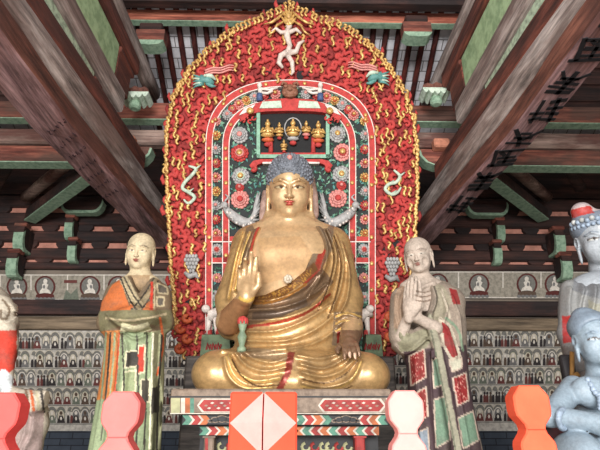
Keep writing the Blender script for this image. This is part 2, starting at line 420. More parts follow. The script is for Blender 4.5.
M['plaster'] = plain('smoke_stained_plaster', (134, 122, 110), .95, vary=.3, scale=2)

def struct(mb, name, mats): return props(mb.build(name, mats), kind='structure')
b = MB(); b.box((-6.6, -2.5, -.2), (6.6, 8.6, 0)); struct(b, 'floor', M['floor'])
b = MB(); b.box((-6.6, 8.22, 0), (6.6, 8.6, 6.4)); struct(b, 'wall_back', M['plaster'])
b = MB(); b.box((-6.9, -2.5, 0), (-6.6, 8.6, 8.2)); struct(b, 'wall_left', M['plaster'])
b = MB(); b.box((6.6, -2.5, 0), (6.9, 8.6, 8.2)); struct(b, 'wall_right', M['plaster'])
# the brick base course of the back wall
zb = Zv(431, 8.2)
b = MB(); b.box((-6.6, 8.08, 0), (6.6, 8.22, zb)); struct(b, 'baseboard_back', M['dado_brick'])
# roof: back slope and front slope of whitewashed brick on rafters
def Zroof(Y): return E + 8.745 - .45*Y
b = MB()
for (ya, za, yb, zb_) in ((3.6, Zroof(3.6)+.07, 8.6, Zroof(8.6)+.07), (-2.5, Zroof(3.6)-2.2, 3.6, Zroof(3.6)+.07)):
    b.hull8([(-6.9, ya, za), (6.9, ya, za), (6.9, yb, zb_), (-6.9, yb, zb_), (-6.9, ya, za+.1), (6.9, ya, za+.1), (6.9, yb, zb_+.1), (-6.9, yb, zb_+.1)])
struct(b, 'ceiling', M['roof_brick'])
def roof_hit(u, v):
    r = ray(u, v); t = 8.745/(r[2]+.45*r[1]); return EYE+r*t
ORD = 'first second third fourth fifth sixth seventh eighth ninth tenth eleventh twelfth thirteenth'.split()
for side, us in (('left', [260-13.2*i for i in range(10)]), ('right', [322+12.6*i for i in range(10)])):
    for i, u in enumerate(us):
        x = roof_hit(u, 40)[0]; b = MB()
        b.log((x, 3.7, Zroof(3.7)), (x, 8.19, Zroof(8.19)), .046, 8, 4, .01, sq=2.2)
        single(b, 'roof_rafter', M['rafter'], f'dark red roof rafter, {ORD[i]} one {side} of the red nimbus crest', 'rafter', 'rafters under the roof', True)

# --- cross beams spanning the hall behind the nimbus
def cross(name, v0, v1, Y, dep, mat, label, xa=-6.58, xb=6.58, cat='beam', green=True, rot=.05, end=None):
    z1, z0 = Zv(v0, Y), Zv(v1, Y); t = thing(name, label, cat, ((xa+xb)/2, Y+dep/2, z0))
    b = MB(); b.box((xa, Y, z0+(.012 if green else 0)), (xb, Y+dep, z1), 0, rot*.6); b.build('timber', mat, t)
    if green:
        b = MB(); b.box((xa, Y+.004, z0), (xb, Y+dep-.004, z0+.013)); props(b.build('painted_underside', M['green'], t), 'pale green painted underside')
    return t
cross('roof_purlin', 10, 22, 5.95, .12, M.setdefault('purlin_x', wood('lit_red_purlin', (156, 84, 66), (192, 116, 92), None, 'X')), 'uppermost cross beam with pale green underside, behind the golden nimbus crest', cat='beam')  # red-brown timber brightened in its colour to stand in for light
cross('upper_roof_purlin', -12, 1, 5.6, .2, M['dark_x'], 'dark topmost cross timber above the nimbus crest', green=False)
cross('cross_beam', 103, 120.5, 6.0, .16, M['redbrown_x'], 'reddish cross beam with green underside, topmost of the three stacked behind the nimbus')
cross('cross_beam', 130, 145, 6.0, .16, M['greyx'], 'greyish brown cross beam, middle one of the three stacked behind the nimbus', green=False)
# lowest: two arms that end in a rounded nose short of the nimbus
for s, nm in ((-1, 'left'), (1, 'right')):
    z1, z0 = Zv(148, 6.0), Zv(164.5, 6.0); xe = Xu(151 if s < 0 else 419, 158, 6.0)
    t = thing('cross_arm', f'rust brown cross arm with green underside and rounded nose, {nm} of the nimbus', 'beam', (xe-s*-1.5, 6.15, z0), 'cross arms')
    prof = [(s*6.58, z0), (xe+s*.22, z0), (xe+s*.09, z0+.05), (xe+s*.02, z0+.14), (xe, z1), (s*6.58, z1)]
    b = MB(); n = len(prof); V = [(x, y, z) for y in (6.0, 6.17) for x, z in prof]
    b.add(V, [tuple(range(n)), tuple(range(2*n-1, n-1, -1))], 0)
    b.add(V, [(i, i+1, n+i+1, n+i) for i in (4,)], 0)
    b.build('timber', M['redbrown_x'], t)
    b = MB(); off = .022
    g = [(s*6.58, z0), (xe+s*.22, z0), (xe+s*.09, z0+.05), (xe+s*.02, z0+.14), (xe, z1-.03)]
    gi = [(x+s*.0, z+.014) if i < 2 else (x+s*.03, z+.012) for i, (x, z) in enumerate(g)]
    V = [(x, y, z) for y in (5.99, 6.18) for x, z in g] + [(x, y, z) for y in (5.99, 6.18) for x, z in gi]
    m = len(g); Fc = []
    for i in range(m-1):
        Fc += [(i, i+1, m+i+1, m+i), (i, i+1, 2*m+i+1, 2*m+i), (m+i, m+i+1, 3*m+i+1, 3*m+i), (2*m+i, 2*m+i+1, 3*m+i+1, 3*m+i)]
    b.add(V, Fc); props(b.build('painted_underside', M['green'], t), 'pale green edge along the underside')
    # square pinkish wood block above it
    b = MB(); xc = Xu(127 if s < 0 else 441, 141, 5.9); b.box((xc-.11, 5.85, Zv(147, 5.9)), (xc+.11, 5.998, Zv(138, 5.9)), 0, .02)
    single(b, 'wood_block', M['pink_wood'] if 'pink_wood' in M else M.setdefault('pink_wood', plain('raw_pinkish_wood', (200, 132, 106), .8, scale=15)),
           f'small raw orange-pink wood block between the cross beams {nm} of the nimbus', 'block', 'wood blocks between the cross beams')

# --- the two timber frames that run from the door towards the altar
for s, nm, X in ((-1, 'left', 2.10), (1, 'right', 2.03)):
    k = X/2.10; xi, Ya, Yb = X, -.6, 7.35; toe = lambda y: -s*.06*(y-3.2); toe_b = lambda y: -s*.085*max(0, y-4.1)
    z = [E+q*k for q in (2.59, 2.81, 3.15, 3.39, 3.50, 3.80, 4.29, 4.54, 4.79)]
    # big beam with inscription
    t = thing('great_beam', 'massive purple-brown beam with faint small writing, above the left monk' if s < 0 else 'massive purple-brown beam with big black brush characters, above the right monk', 'beam', (s*(xi+.14), 3.1, z[0]), 'great beams')
    b = MB(); w0, w1 = s*(xi+(.36 if s < 0 else .27)), s*(xi-.02); b2 = MB()
    xa, xb = min(w0, w1), max(w0, w1); c = .035; n = 24; Va = []
    for i in range(n+1):
        y = Ya+(Yb-Ya)*i/n; j = lambda: random.uniform(-.007, .007)
        xa, xb = min(w0, w1)+toe_b(y), max(w0, w1)+toe_b(y)
        Va += [(xa+c+j(), y, z[0]+j()), (xb-c+j(), y, z[0]+j()), (xb+j(), y, z[0]+c+j()), (xb+j(), y, z[1]+j()), (xa+j(), y, z[1]+j()), (xa+j(), y, z[0]+c+j())]
    Fc, mi = [], []
    for i in range(n):
        for q in range(6):
            Fc.append((i*6+q, i*6+(q+1) % 6, i*6+6+(q+1) % 6, i*6+6+q)); mi.append(0 if q in (0, 1, 5) else 1)
    Fc += [tuple(range(5, -1, -1)), tuple(range(n*6, n*6+6))]; mi += [0, 0]
    b.add(Va, Fc); b.m = mi; b.build('timber', [M['purple'], M['brown_side']], t)
    # characters
    b = MB(); zc = z[0]-.009
    def stroke(pts, w, oc, sz, flip):
        for (x0, y0), (x1, y1) in zip(pts[:-1], pts[1:]):
            d = np.array([x1-x0, y1-y0]); L_ = np.linalg.norm(d)+1e-9; nn = np.array([-d[1], d[0]])/L_; e = d/L_*w*.3
            qs = [np.array([x0, y0])-e+nn*w*.6, np.array([x0, y0])-e-nn*w*.35, np.array([x1, y1])+e-nn*w*.5, np.array([x1, y1])+e+nn*w*.5]
            b.prism([(oc[0]+q[0]*sz, oc[1]+q[1]*sz*flip, zc) for q in qs], (0, 0, .006))
    if s > 0:
        gl = [[[(-.5, .35), (.5, .4)], [(0, .6), (-.1, .1), (-.5, -.5)], [(.05, .1), (.5, -.5)], [(-.3, -.05), (.35, 0)], [(-.15, -.3), (.2, -.3)]],
              [[(-.5, .45), (.55, .45)], [(-.35, .45), (-.5, -.5)], [(-.2, .2), (.5, .2)], [(.1, .35), (.1, -.4)], [(-.25, -.05), (.45, -.05)], [(-.4, -.45), (.55, -.4)], [(-.1, -.2), (-.25, -.35)]],
              [[(-.45, .5), (.4, .5)], [(-.5, .25), (.5, .28)], [(-.4, .02), (.45, .02)], [(0, .6), (0, -.5)], [(-.1, -.1), (-.5, -.5)], [(.1, -.1), (.55, -.5)], [(-.3, -.25), (.3, -.25)]],
              [[(-.45, .4), (-.1, .4)], [(-.3, .6), (-.3, -.5)], [(-.5, .1), (-.05, .15)], [(.05, .5), (.5, .5)], [(.05, .2), (.5, .2)], [(.3, .6), (.25, -.5)], [(.05, -.1), (.55, -.1)], [(.05, -.4), (.5, -.45)]]]
        spots = [(594, 16), (577, 50), (549, 83), (524, 110), (501, 138), (482, 158), (462, 181), (443, 204)]
        ys = [float(ray(u, v)[1]*(zc-E)/ray(u, v)[2]) for u, v in spots]
        for i, (u, v) in enumerate(spots):
            gap = ys[i+1]-ys[i] if i < 7 else ys[7]-ys[6]
            r = ray(u, v); tt = (zc-E)/r[2]; oc = EYE+r*tt; oc[0] = s*(xi+.12*k)+toe_b(oc[1])+random.uniform(-.01, .01)
            a = random.uniform(-.15, .15); ca, sa = math.cos(a), math.sin(a)
            for st in gl[i % 4]:
                q = [(px*ca-py*sa+random.uniform(-.05, .05), px*sa+py*ca+random.uniform(-.05, .05)) for px, py in st]
                stroke(q, random.uniform(.12, .19), oc, .225, .72*gap/.225/1.1)
    else:
        for row in range(5):
            for cidx in range(7):
                oc = np.array([s*(xi+.05+.055*row)+toe(4.4), 3.9+.24*cidx+.05*row, zc])
                for st in range(3): stroke([(random.uniform(-.5, .5), random.uniform(-.6, .6)) for _ in range(2)], .16, oc, .035, 1.9)
    b.build('inscription', M['ink' if s > 0 else 'faint_ink'] if s > 0 or 'faint_ink' in M else M.setdefault('faint_ink', plain('faded_ink', (70, 46, 50), .8)), t)
    # stacked members above
    mem = [('roof_log', 'grey', z[1], z[2], .13, .04, Yb, 'grey weathered log lying on the {} great beam', 'log'),
           ('packing_board', 'redbrown', z[2], z[3], .05, -.03, 5.9, 'red-brown board above the grey log on the {} great beam', 'board'),
           ('green_strip', 'dustgreen', z[3], z[4], .04, -.03, 4.35, 'narrow dusty pale green board between the timbers of the {} roof frame', 'board'),
           ('roof_beam', 'grey', z[4], z[5], .11, .02, 5.1, 'grey-brown squared beam between two pale green boards of the {} roof frame', 'beam'),
           ('infill_board', 'palegreen', z[5], z[6], .04, -.02, 4.80, 'wide pale green infill board high in the {} roof frame', 'board'),
           ('upper_beam', 'redbrown', z[6], z[7], .11, .02, 5.4, 'dark red-brown beam above the wide green board on the {}', 'beam'),
           ('upper_log', 'grey', z[7], z[8], .10, .04, 6.3, 'thin grey log, topmost timber of the {} roof frame beside the rafters', 'log')]
    for name, mk, za, zb2, hw, pr, ye, lab, cat in mem:
        b = MB(); xc = s*(xi+hw-pr)
        rnd = 'log' in name
        kk = 1 if name in ('roof_log', 'packing_board') else .3
        b.log((xc+kk*toe(Ya), Ya, (za+zb2)/2), (xc+kk*toe(ye), ye, (za+zb2)/2), hw, 14 if rnd else 12, 14, .01, sq=2.5 if rnd else 7, rz=(zb2-za)/2*.97)
        single(b, name, M[mk], lab.format(nm), cat, None, rnd)
    # brown socket block and strut ends where the green boards stop
    b = MB(); x0 = s*(xi+.02)+.3*toe(5); b.box((min(x0, x0+s*.2), 4.81, z[5]+.02), (max(x0, x0+s*.2), 5.30, z[6]-.02), 0, .02)
    b.box((min(x0, x0+s*.2)-.02, 4.815, z[6]-.1), (max(x0, x0+s*.2)+.02, 5.36, z[6]-.015), 0, .02)
    single(b, 'socket_block', M['redbrown'], f'brown square block at the end of the wide green board, {nm} roof frame', 'block', 'socket blocks of the roof frames')
    b = MB(); x0 = s*(xi+.02)+.3*toe(4.4); b.box((min(x0, x0+s*.16), 4.37, z[3]+.005), (max(x0, x0+s*.16), 4.60, z[4]-.01), 0, .03)
    single(b, 'strut_block', M['redbrown'], f'red-brown strut foot at the end of the narrow green strip on the {nm}', 'block', 'strut feet of the roof frames')
    # carved cloud capital with chalky scalloped rim
    cu, cv, Yc = (134, 92, 5.45) if s < 0 else (437, 88, 5.45)
    t = thing('cloud_capital', f'cloud-shaped bracket capital with scalloped whitish rim, end of the {nm} roof frame', 'capital', (Xu(cu, cv, Yc), Yc, Zv(cv+12, Yc)), 'cloud capitals')
    c0 = P(cu, cv, Yc); w = .19
    top = [(-w, .0), (-w*.92, .06), (-w*.6, .085), (-w*.3, .06), (0, .1), (w*.35, .07), (w*.7, .09), (w*.95, .05), (w, 0)]
    bot = [(w, -.02)]
    for i in range(5):
        x0 = w-i*2*w/5
        for q in range(1, 5): bot.append((x0-q*2*w/20, -.02-.05*math.sin(PI*q/4)-.035*math.sin(PI*(i+q/4)/5)))
    b = MB(); b.prism([(c0[0]+x, Yc, c0[2]+zz) for x, zz in top+[(w, -.01), (-w, -.01)]], (0, .22, 0)); b.build('carved_block', M['brown_side'], t)
    b = MB(); b.prism([(c0[0]+x*1.03, Yc-.02, c0[2]+zz) for x, zz in [(-w, -.005), (w, -.005)]+bot], (0, .25, 0)); b.build('scalloped_rim', M['capwhite'], t)
    b = MB(); b.lathe((c0[0], Yc+.1, c0[2]-.2), [(.05, 0), (.08, .02), (.08, .06), (.06, .12)], 10); b.build('pendant', M['green'], t)
    # bracket arm with green rim under the purlin
    cu, cv, Yc = (149, 40, 5.75) if s < 0 else (418, 32, 5.75)
    c0 = P(cu, cv, Yc); t = thing('purlin_bracket', f'dark bracket with curved green edge under the uppermost cross beam, {nm} end', 'bracket', (c0[0], Yc, c0[2]-.1), 'purlin brackets')
    w = .21
    b = MB(); b.prism([(c0[0]+x, Yc, c0[2]+zz) for x, zz in ((-w, .2), (-w, -.0), (w, .0), (w, .2))], (0, .19, 0)); b.build('arm', M['redbrown_x'], t)
    curve = [(-w, 0), (-w*.95, -.03), (-w*.7, -.075), (0, -.09), (w*.7, -.075), (w*.95, -.03), (w, 0)]
    b = MB(); b.prism([(c0[0]+x, Yc-.01, c0[2]+zz) for x, zz in curve], (0, .21, 0)); b.build('curved_edge', M['green'], t)
    b = MB(); b.box((c0[0]-w*.8, Yc-.02, c0[2]+.2), (c0[0]+w*.8, Yc+.18, c0[2]+.32), 0, .02); b.build('bearing_block', M['dark_x'], t)

# --- corner struts with green undersides behind the great beams, and dark timbers beside them
for s, nm in ((-1, 'left'), (1, 'right')):
    ua, va = (90, 178) if s < 0 else (484, 176)
    a = P(ua, va, 6.35); bb = a+np.array([s*1.62, 1.62, -.02]); d = np.array([s*1, -1, 0])/math.sqrt(2)
    side = np.array([1, -s*1., 0])/math.sqrt(2)*.095
    t = thing('corner_strut', f'diagonal corner strut with broad pale green underside, behind the {nm} great beam', 'strut', tuple((a+bb)/2), 'corner struts')
    b = MB(); up = np.array([0, 0, .22]); lo = np.array([0, 0, .02])
    b.hull8([a-side+lo, a+side+lo, bb+side+lo, bb-side+lo, a-side+up, a+side+up, bb+side+up, bb-side+up]); b.build('timber', M['dark_x'], t)
    b = MB(); z0 = np.zeros(3); b.hull8([a-side, a+side, bb+side, bb-side, a-side+lo*1.5, a+side+lo*1.5, bb+side+lo*1.5, bb-side+lo*1.5]); props(b.build('painted_underside', M['green'], t), 'pale green underside')
    for j, (du, dv, ln, mk, lb) in enumerate(((-38, -14, 1.35, 'greyx', 'grey-brown slanting log above the {} corner strut'), (-78, -6, .8, 'dark_x', 'short dark slanting timber beyond the {} corner strut'))):
        a2 = P(ua+s*-1*du*1.0 if s > 0 else ua+du, va+dv-14, 6.5); b2 = a2+np.array([s*ln*.85, ln, -.12])
        if j == 0: a2 = a+np.array([s*.30, .05, .36]); b2 = a2+np.array([s*1.35, 1.35, -.02])
        b = MB()
        b.log(a2, b2, .09, 10, 5, .02); single(b, 'slanting_log' if j == 0 else 'slanting_timber', M[mk], lb.format(nm), 'log', None, True)

# --- bracket tiers on the back wall (wide tie beams on rows of tapered blocks, pink plaster between)
tiers = [(197, 208), (214, 226), (232, 242.5), (249, 259.5), (263, 269.5)]
lab = ['topmost', 'second highest', 'third highest', 'fourth highest', 'lowest']
for i, (v0, v1) in enumerate(tiers):
    Y = 8.1; t = thing('wall_tie_beam', f'dark tie beam along the back wall, {lab[i]} of five above the frieze', 'beam', (0, 8.1, Zv(v1, Y)), 'wall tie beams')
    b = MB(); b.box((-6.58, Y, Zv(v1, Y)), (6.58, 8.22, Zv(v0, Y)), 0, .02); b.build('timber', M['dark_x'], t)
    if i:
        zt, zb_ = Zv(v0, Y), Zv(tiers[i-1][1], Y); h = zb_-zt
        b = MB(); b.box((-6.58, 8.19, zt), (6.58, 8.219, zb_)); props(b.build('plaster_infill', M['pink_plaster'], t), 'pink plaster infill between the blocks')
        for n in range(-11, 12):
            x = n*.60+(.30 if i % 2 else 0)
            if abs(x) < 1.5 or abs(x) > 6.3: continue
            b = MB(); w0, w1 = .09, .14
            c = [(x-w0, Y+.02, zt), (x+w0, Y+.02, zt), (x+w0, 8.22, zt), (x-w0, 8.22, zt), (x-w0, Y+.02, zt+h*.35), (x+w0, Y+.02, zt+h*.35), (x+w0, 8.22, zt+h*.35), (x-w0, 8.22, zt+h*.35)]
            b.hull8([(x-w0, Y+.02, zt), (x+w0, Y+.02, zt), (x+w0, 8.22, zt), (x-w0, 8.22, zt), (x-w1, Y+.02, zt+h*.55), (x+w1, Y+.02, zt+h*.55), (x+w1, 8.22, zt+h*.55), (x-w1, 8.22, zt+h*.55)])
            b.box((x-w1, Y+.02, zt+h*.55), (x+w1, 8.22, zb_)); b.build('bearing_block', M['dark_x'], t)
# bracket sets with green-edged curved arms
def arm_y(u, v0, v1, Yf, w, t, Yb=8.09):
    z1, z0 = Zv(v0, Yf), Zv(v1, Yf); xc = Xu(u, v1, Yf); h = z1-z0
    pf = [(Yb, z0), (Yf+.13, z0)]+[(Yf+.13-.13*math.sin(q*PI/8), z0+h*.75*(1-math.cos(q*PI/8))) for q in range(1, 5)]+[(Yf, z1), (Yb, z1)]
    b = MB(); b.prism([(xc-w/2, y, z) for y, z in pf], (w, 0, 0)); b.build('arm', M['dark_x'], t)
    g = pf[1:6]; b = MB(); e = .006
    V = [(x, y, z) for x in (xc-w/2-e, xc+w/2+e) for y, z in [(Yb, z0)]+g]+[(x, y+.05, z+.05) for x in (xc-w/2-e, xc+w/2+e) for y, z in [(Yb-.05, z0-.01)]+g]
    V = [(x, y-e, z-e) for x, y, z in V]; m = len(g)+1; Fc = []
    for i in range(m-1): Fc += [(i, i+1, m+i+1, m+i), (i, i+1, 2*m+i+1, 2*m+i), (m+i, m+i+1, 3*m+i+1, 3*m+i)]
    b.add(V, Fc); props(b.build('curved_edge', M['green'], t), 'pale green curved lower edge')
    b = MB(); b.box((xc-w*.7, Yf-.02, z1), (xc+w*.7, Yf+.16, z1+.07), 0, .015); b.build('bearing_block', M['redbrown_x'], t)
def arm_x(uc, v0, v1, Y, hw, t):
    z1, z0 = Zv(v0, Y), Zv(v1, Y); xc = Xu(uc, v1, Y); h = z1-z0
    cv = [(xc-hw+hw*.4*(1-math.cos(q*PI/8)), z1-h*math.sin(q*PI/8)) for q in range(5)]; cv += [(2*xc-x, z) for x, z in cv[::-1]]
    b = MB(); b.prism([(x, Y, z) for x, z in cv], (0, .14, 0)); b.build('cross_arm', M['dark_x'], t)
    b = MB(); V = [(x, y, z-.004) for y in (Y-.006, Y+.146) for x, z in cv]+[(xc+(x-xc)*.93, Y-.006, z+.045) for x, z in cv]; m = len(cv)
    b.add(V, [f for i in range(m-1) for f in ((i, i+1, m+i+1, m+i), (i, i+1, 2*m+i+1, 2*m+i))]); props(b.build('curved_edge', M['green'], t), 'pale green curved lower edge')
for nm, u, dv in (('left of the left monk', 66, 0), ('between right monk and crowned statue', 503, 0)):
    t = thing('bracket_set', f'stepped bracket set with green edges on the back wall, {nm}', 'bracket', (Xu(u, 262, 7.8), 7.8, Zv(262, 7.8)), 'bracket sets on the back wall')
    arm_y(u, 219, 238, 7.85, .12, t); arm_y(u+(3 if u < 300 else -3), 242, 261, 7.87, .12, t)
    arm_x(u+14 if u < 300 else u-14, 203, 214, 7.75, .36, t)
for nm, u, s in (('left', 15, -1), ('right', 563, 1)):
    t = thing('corner_bracket_set', f'corner bracket set with green edges at the foot of the {nm} corner strut', 'bracket', (Xu(u, 270, 7.4), 7.4, Zv(280, 7.4)), 'corner bracket sets')
    arm_y(u, 228, 250, 7.75, .15, t); arm_y(u-s*-7, 254, 276, 7.80, .15, t)

# --- frieze, ledge beams and murals on the back wall
M['frieze'] = plain('frieze_ground', (162, 154, 140), .9, c2=(128, 122, 110), scale=16)
M['mural'] = plain('mural_ground', (204, 198, 188), .9, c2=(166, 160, 152), scale=14)
pal = {'oxblood': (92, 44, 40), 'fig_white': (226, 218, 206), 'fig_dark': (58, 52, 52), 'fig_grey': (122, 120, 118), 'fig_red': (112, 62, 58), 'fig_cream': (208, 198, 178), 'halo_grey': (126, 124, 118), 'fig_green': (116, 122, 108), 'fig_brown': (96, 78, 66)}
for k_, c_ in pal.items(): M[k_] = plain('paint_'+k_, c_, .9, vary=.25, scale=30, bump=0)
def disc(b, u, v, ru, rv, Y, mat, n=14, a0=0, a1=2*PI, dy=0):
    b.add([P(u+ru*math.cos(a0+(a1-a0)*i/n), v-rv*math.sin(a0+(a1-a0)*i/n), Y-dy) for i in range(n)], [tuple(range(n))], mat)
def rectp(b, u0, v0, u1, v1, Y, mat, dy=0):
    b.add([P(u0, v0, Y-dy), P(u1, v0, Y-dy), P(u1, v1, Y-dy), P(u0, v1, Y-dy)], [(0, 1, 2, 3)], mat)
YW = 8.16
for nm, ua, ub, v0, v1, meds in (('left', -95, 205, 274.5, 300, (-80, -48, -16, 17, 45, 90, 118, 150, 185)), ('right', 380, 680, 271.5, 298, (395, 438, 479, 527, 555, 588, 622, 655))):
    t = thing('painted_frieze', f'grey-green frieze of seated figures in oxblood halos, {nm} part of back wall', 'frieze', (Xu((ua+ub)/2, v1, YW), YW, Zv(v1, YW)), 'friezes')
    b = MB(); A, B = P(ua, v1, YW), P(ub, v0, YW); b.box((A[0], YW, A[2]), (B[0], 8.215, B[2]), 0, .01)
    b.build('panel', M['frieze'], t)
    b = MB(); rectp(b, ua, v0, ub, v0+1, YW, 0, .004); rectp(b, ua, v1-1, ub, v1, YW, 0, .004)
    for u in (((meds[i]+meds[i+1])/2) for i in range(len(meds)-1)): rectp(b, u-.6, v0, u+.6, v1-10, YW, 0, .005)
    b.build('white_line', M['fig_white'], t)
    vm = (v0+v1)/2+.5
    for i, u in enumerate(meds):
        b = MB(); disc(b, u, vm-1, 10.5, 11, YW, 0, 18, dy=.006); disc(b, u, vm-1, 8.6, 9.4, YW, 1, 18, dy=.009)
        b.add([P(u+x, vm+y, YW-.012) for x, y in ((-9.5, 11.5), (-9, 7), (-4, 5.5), (4, 5.5), (9, 7), (9.5, 11.5))], [tuple(range(6))], 2)
        for q in range(5): disc(b, u-8+q*4, vm+11, 2.1, 1.6, YW, 3, 8, dy=.014)
        e = (-1, 1)[i % 2]
        b.add([P(u+x*e, vm+y, YW-.016) for x, y in ((-6, 6), (-5, 3), (-2, 1), (-3.5, -3), (0, -5), (3, -3.5), (2.5, 0), (5, 3), (5.5, 6), (0, 5))], [tuple(range(10))], 4)
        disc(b, u+e*-.3, vm-6.3, 2.2, 2.6, YW, 4, 10, dy=.018); disc(b, u+e*1, vm-1, 1.2, 2, YW, 3, 8, dy=.02)
        b.build('seated_figure', [M['oxblood'], M['halo_grey'], M['fig_brown'] if i % 2 else M['oxblood'], M['fig_grey'], M['fig_white']], t)
    if nm == 'left':
        b = MB(); rectp(b, 64, 280, 77, 283, YW, 0, .006); b.add([P(u, v, YW-.007) for u, v in ((63, 300), (66, 290), (71, 294), (77, 288), (79, 300))], [tuple(range(5))], 1)
        b.build('red_lotus_motif', [M['fig_red'], M['fig_green']], t)
b = MB(); Y = 8.08; b.box((-6.58, Y, Zv(315, Y)), (6.58, 8.22, Zv(300.2, Y)), 0, .01); single(b, 'architrave', M['dark_x'], 'dark brown architrave under the seated-figure frieze along the back wall', 'beam')
b = MB(); Y = 8.1; b.log((-6.58, 8.155, (Zv(330, Y)+Zv(317, Y))/2), (6.58, 8.155, (Zv(330, Y)+Zv(317, Y))/2), .062, 12, 8, .004, sq=4, rz=(Zv(317, Y)-Zv(330, Y))/2)
single(b, 'ledge_beam', M['tan_x'], 'dusty tan ledge beam directly above the rows of tiny painted figures', 'beam', smooth=True)
for nm, ua, ub, v0 in (('left', -95, 208, 331), ('right', 384, 680, 329)):
    t = thing('wall_mural', f'grey wall mural of five rows of tiny figures, {nm} of the Buddha', 'mural', (Xu((ua+ub)/2, 431, 8.17), 8.17, Zv(431, 8.17)), 'wall murals')
    b = MB(); A, B = P(ua, 431, 8.17), P(ub, v0, 8.17); b.box((A[0], 8.17, A[2]), (B[0], 8.215, B[2])); b.build('ground', M['mural'], t)
    b = MB(); mats = [M[q] for q in ('fig_cream', 'fig_grey', 'fig_dark', 'fig_white', 'fig_red', 'fig_brown', 'halo_grey', 'fig_green')]
    Y = 8.17; rr = random.Random(5)
    for r in range(5):
        vb = v0+18.6*(r+1); rectp(b, ua+2, vb-.4, ub-2, vb+.5, Y, 6, .003); u = ua+6+3*(r % 2)
        while u < ub-6:
            big = rr.random() < .55
            c = rr.choice((2, 2, 5, 5, 4, 1, 7)); h = rr.choice((1, 6, 3, 7))
            if big:
                disc(b, u, vb-11, 5.4, 7.2, Y, 0, 12, 0, PI, dy=.003); disc(b, u, vb-11, 4.7, 6.5, Y, 6, 12, 0, PI, dy=.004); disc(b, u, vb-8, 4.3, 7.2, Y, h, 12, dy=.005); disc(b, u, vb-8, 3.5, 6.2, Y, 0 if h != 3 else 1, 12, dy=.007)
                b.add([P(u+x, vb+y, Y-.010) for x, y in ((-4, -1), (-3.4, -4), (-1.6, -8.5), (1.6, -8.5), (3.4, -4), (4, -1))], [tuple(range(6))], c)
                disc(b, u, vb-11, 1.5, 2, Y, 3 if rr.random() < .7 else 5, 8, dy=.012); disc(b, u, vb-5.5, 1.1, 2, Y, 3, 6, dy=.012); u += 9.0
            else:
                disc(b, u, vb-11.5, 3.4, 6.3, Y, 0, 10, 0, PI, dy=.002); disc(b, u, vb-11.5, 2.8, 5.6, Y, 6, 10, 0, PI, dy=.0025)
                for q in (-1.8, 1.6):
                    cc = rr.choice((2, 2, 2, 5, 4))
                    b.add([P(u+q+x, vb+y, Y-.008) for x, y in ((-1.5, -.8), (-1.3, -7), (-.5, -9), (.5, -9), (1.3, -7), (1.5, -.8))], [tuple(range(6))], cc)
                    disc(b, u+q, vb-10.3, 1.2, 1.6, Y, rr.choice((2, 5, 1, 3)), 8, dy=.010)
                u += 6.0
    b.build('painted_figures', mats, t)
# added dark panels that stand in for shade: side bays, upper back wall
for s, nm in ((-1, 'left'), (1, 'right')):
    b = MB(); x0, x1 = sorted((s*2.55, s*6.58)); b.box((x0, 6.03, Zv(104, 6.0)+.01), (x1, 6.10, Zroof(6.1)-.25))
    for j in range(6): z_ = Zv(104, 6.0)+.1+.3*j; b.box((x0, 5.99, z_), (x1, 6.03, z_+.24), 0, .01)
    single(b, 'side_bay_shade_panel', M['dark_x'], f'added dark panel for shade in the {nm} side bay above the cross beams', 'shade panel')
b = MB(); b.box((-6.58, 8.14, Zv(196, 8.1)+.02), (6.58, 8.215, Zroof(8.3)-.1)); single(b, 'eave_shade_panel', M['dark_x'], 'added dark panel for shade on the back wall above the tie beams', 'shade panel')
# altar platform
b = MB(); b.box((-5.2, 2.9, 0), (5.2, 6.0, .93)); b.box((-5.25, 2.85, .93), (5.25, 6.05, 1.0), 0, .02)
single(b, 'altar_platform', M['stone'], 'low grey stone platform carrying the statues, behind the fence', 'platform')
ZP = 1.0
# ================================================================== nimbus
NM = {}
for nme, c_, r_ in (('red', (184, 62, 58), .8), ('dred', (140, 46, 44), .85), ('dark', (22, 22, 23), .8), ('blackgreen', (24, 32, 31), .7), ('white', (226, 214, 204), .6), ('pink', (214, 140, 132), .6), ('green', (128, 172, 146), .6), ('teal', (92, 146, 140), .6), ('silver', (168, 166, 164), .55), ('paleg', (190, 206, 186), .7), ('orange', (206, 96, 56), .6), ('brown', (140, 92, 70), .7), ('blue', (70, 90, 130), .6), ('leaf2', (70, 106, 86), .7), ('flesh', (214, 196, 184), .6)):
    NM[nme] = plain('nimbus_'+nme, c_, r_, vary=.3, scale=22, bump=.15)
NM['gold'] = plain('nimbus_gilding', (218, 176, 106), .38, .3, vary=.4, scale=25, bump=.1, c2=(150, 108, 60))
YN0, LEAN = 5.68, .205
ZN = Zv(356, 5.4)
_nn = np.array([0, -1., -LEAN]); _nn /= np.linalg.norm(_nn)
def N_(u, v, off=0.):
    r = ray(u, v); t = (YN0+LEAN*(.67+0))/(r[1]+LEAN*r[2]); return EYE+r*t+_nn*off
nim = thing('nimbus', 'tall red carved flame nimbus with gilded tips standing behind the seated Buddha', 'nimbus', (0, 5.6, ZP))
flame_out = [(182, 356), (176, 330), (174, 300), (171, 260), (167, 200), (166, 150), (168, 122), (176, 95), (190, 72), (206, 54), (225, 38), (245, 27), (262, 21), (275, 14), (289, 7), (303, 14), (318, 21), (338, 27), (357, 38), (376, 54), (393, 74), (406, 96), (414, 122), (417, 150), (417, 200), (413, 260), (407, 300), (402, 330), (394, 356)]
def dens(p, m):
    o = []
    for a, b_ in zip(p[:-1], p[1:]):
        k = max(1, int(math.hypot(b_[0]-a[0], b_[1]-a[1])/m)); o += [(a[0]+(b_[0]-a[0])*i/k, a[1]+(b_[1]-a[1])*i/k) for i in range(k)]
    return o+[p[-1]]
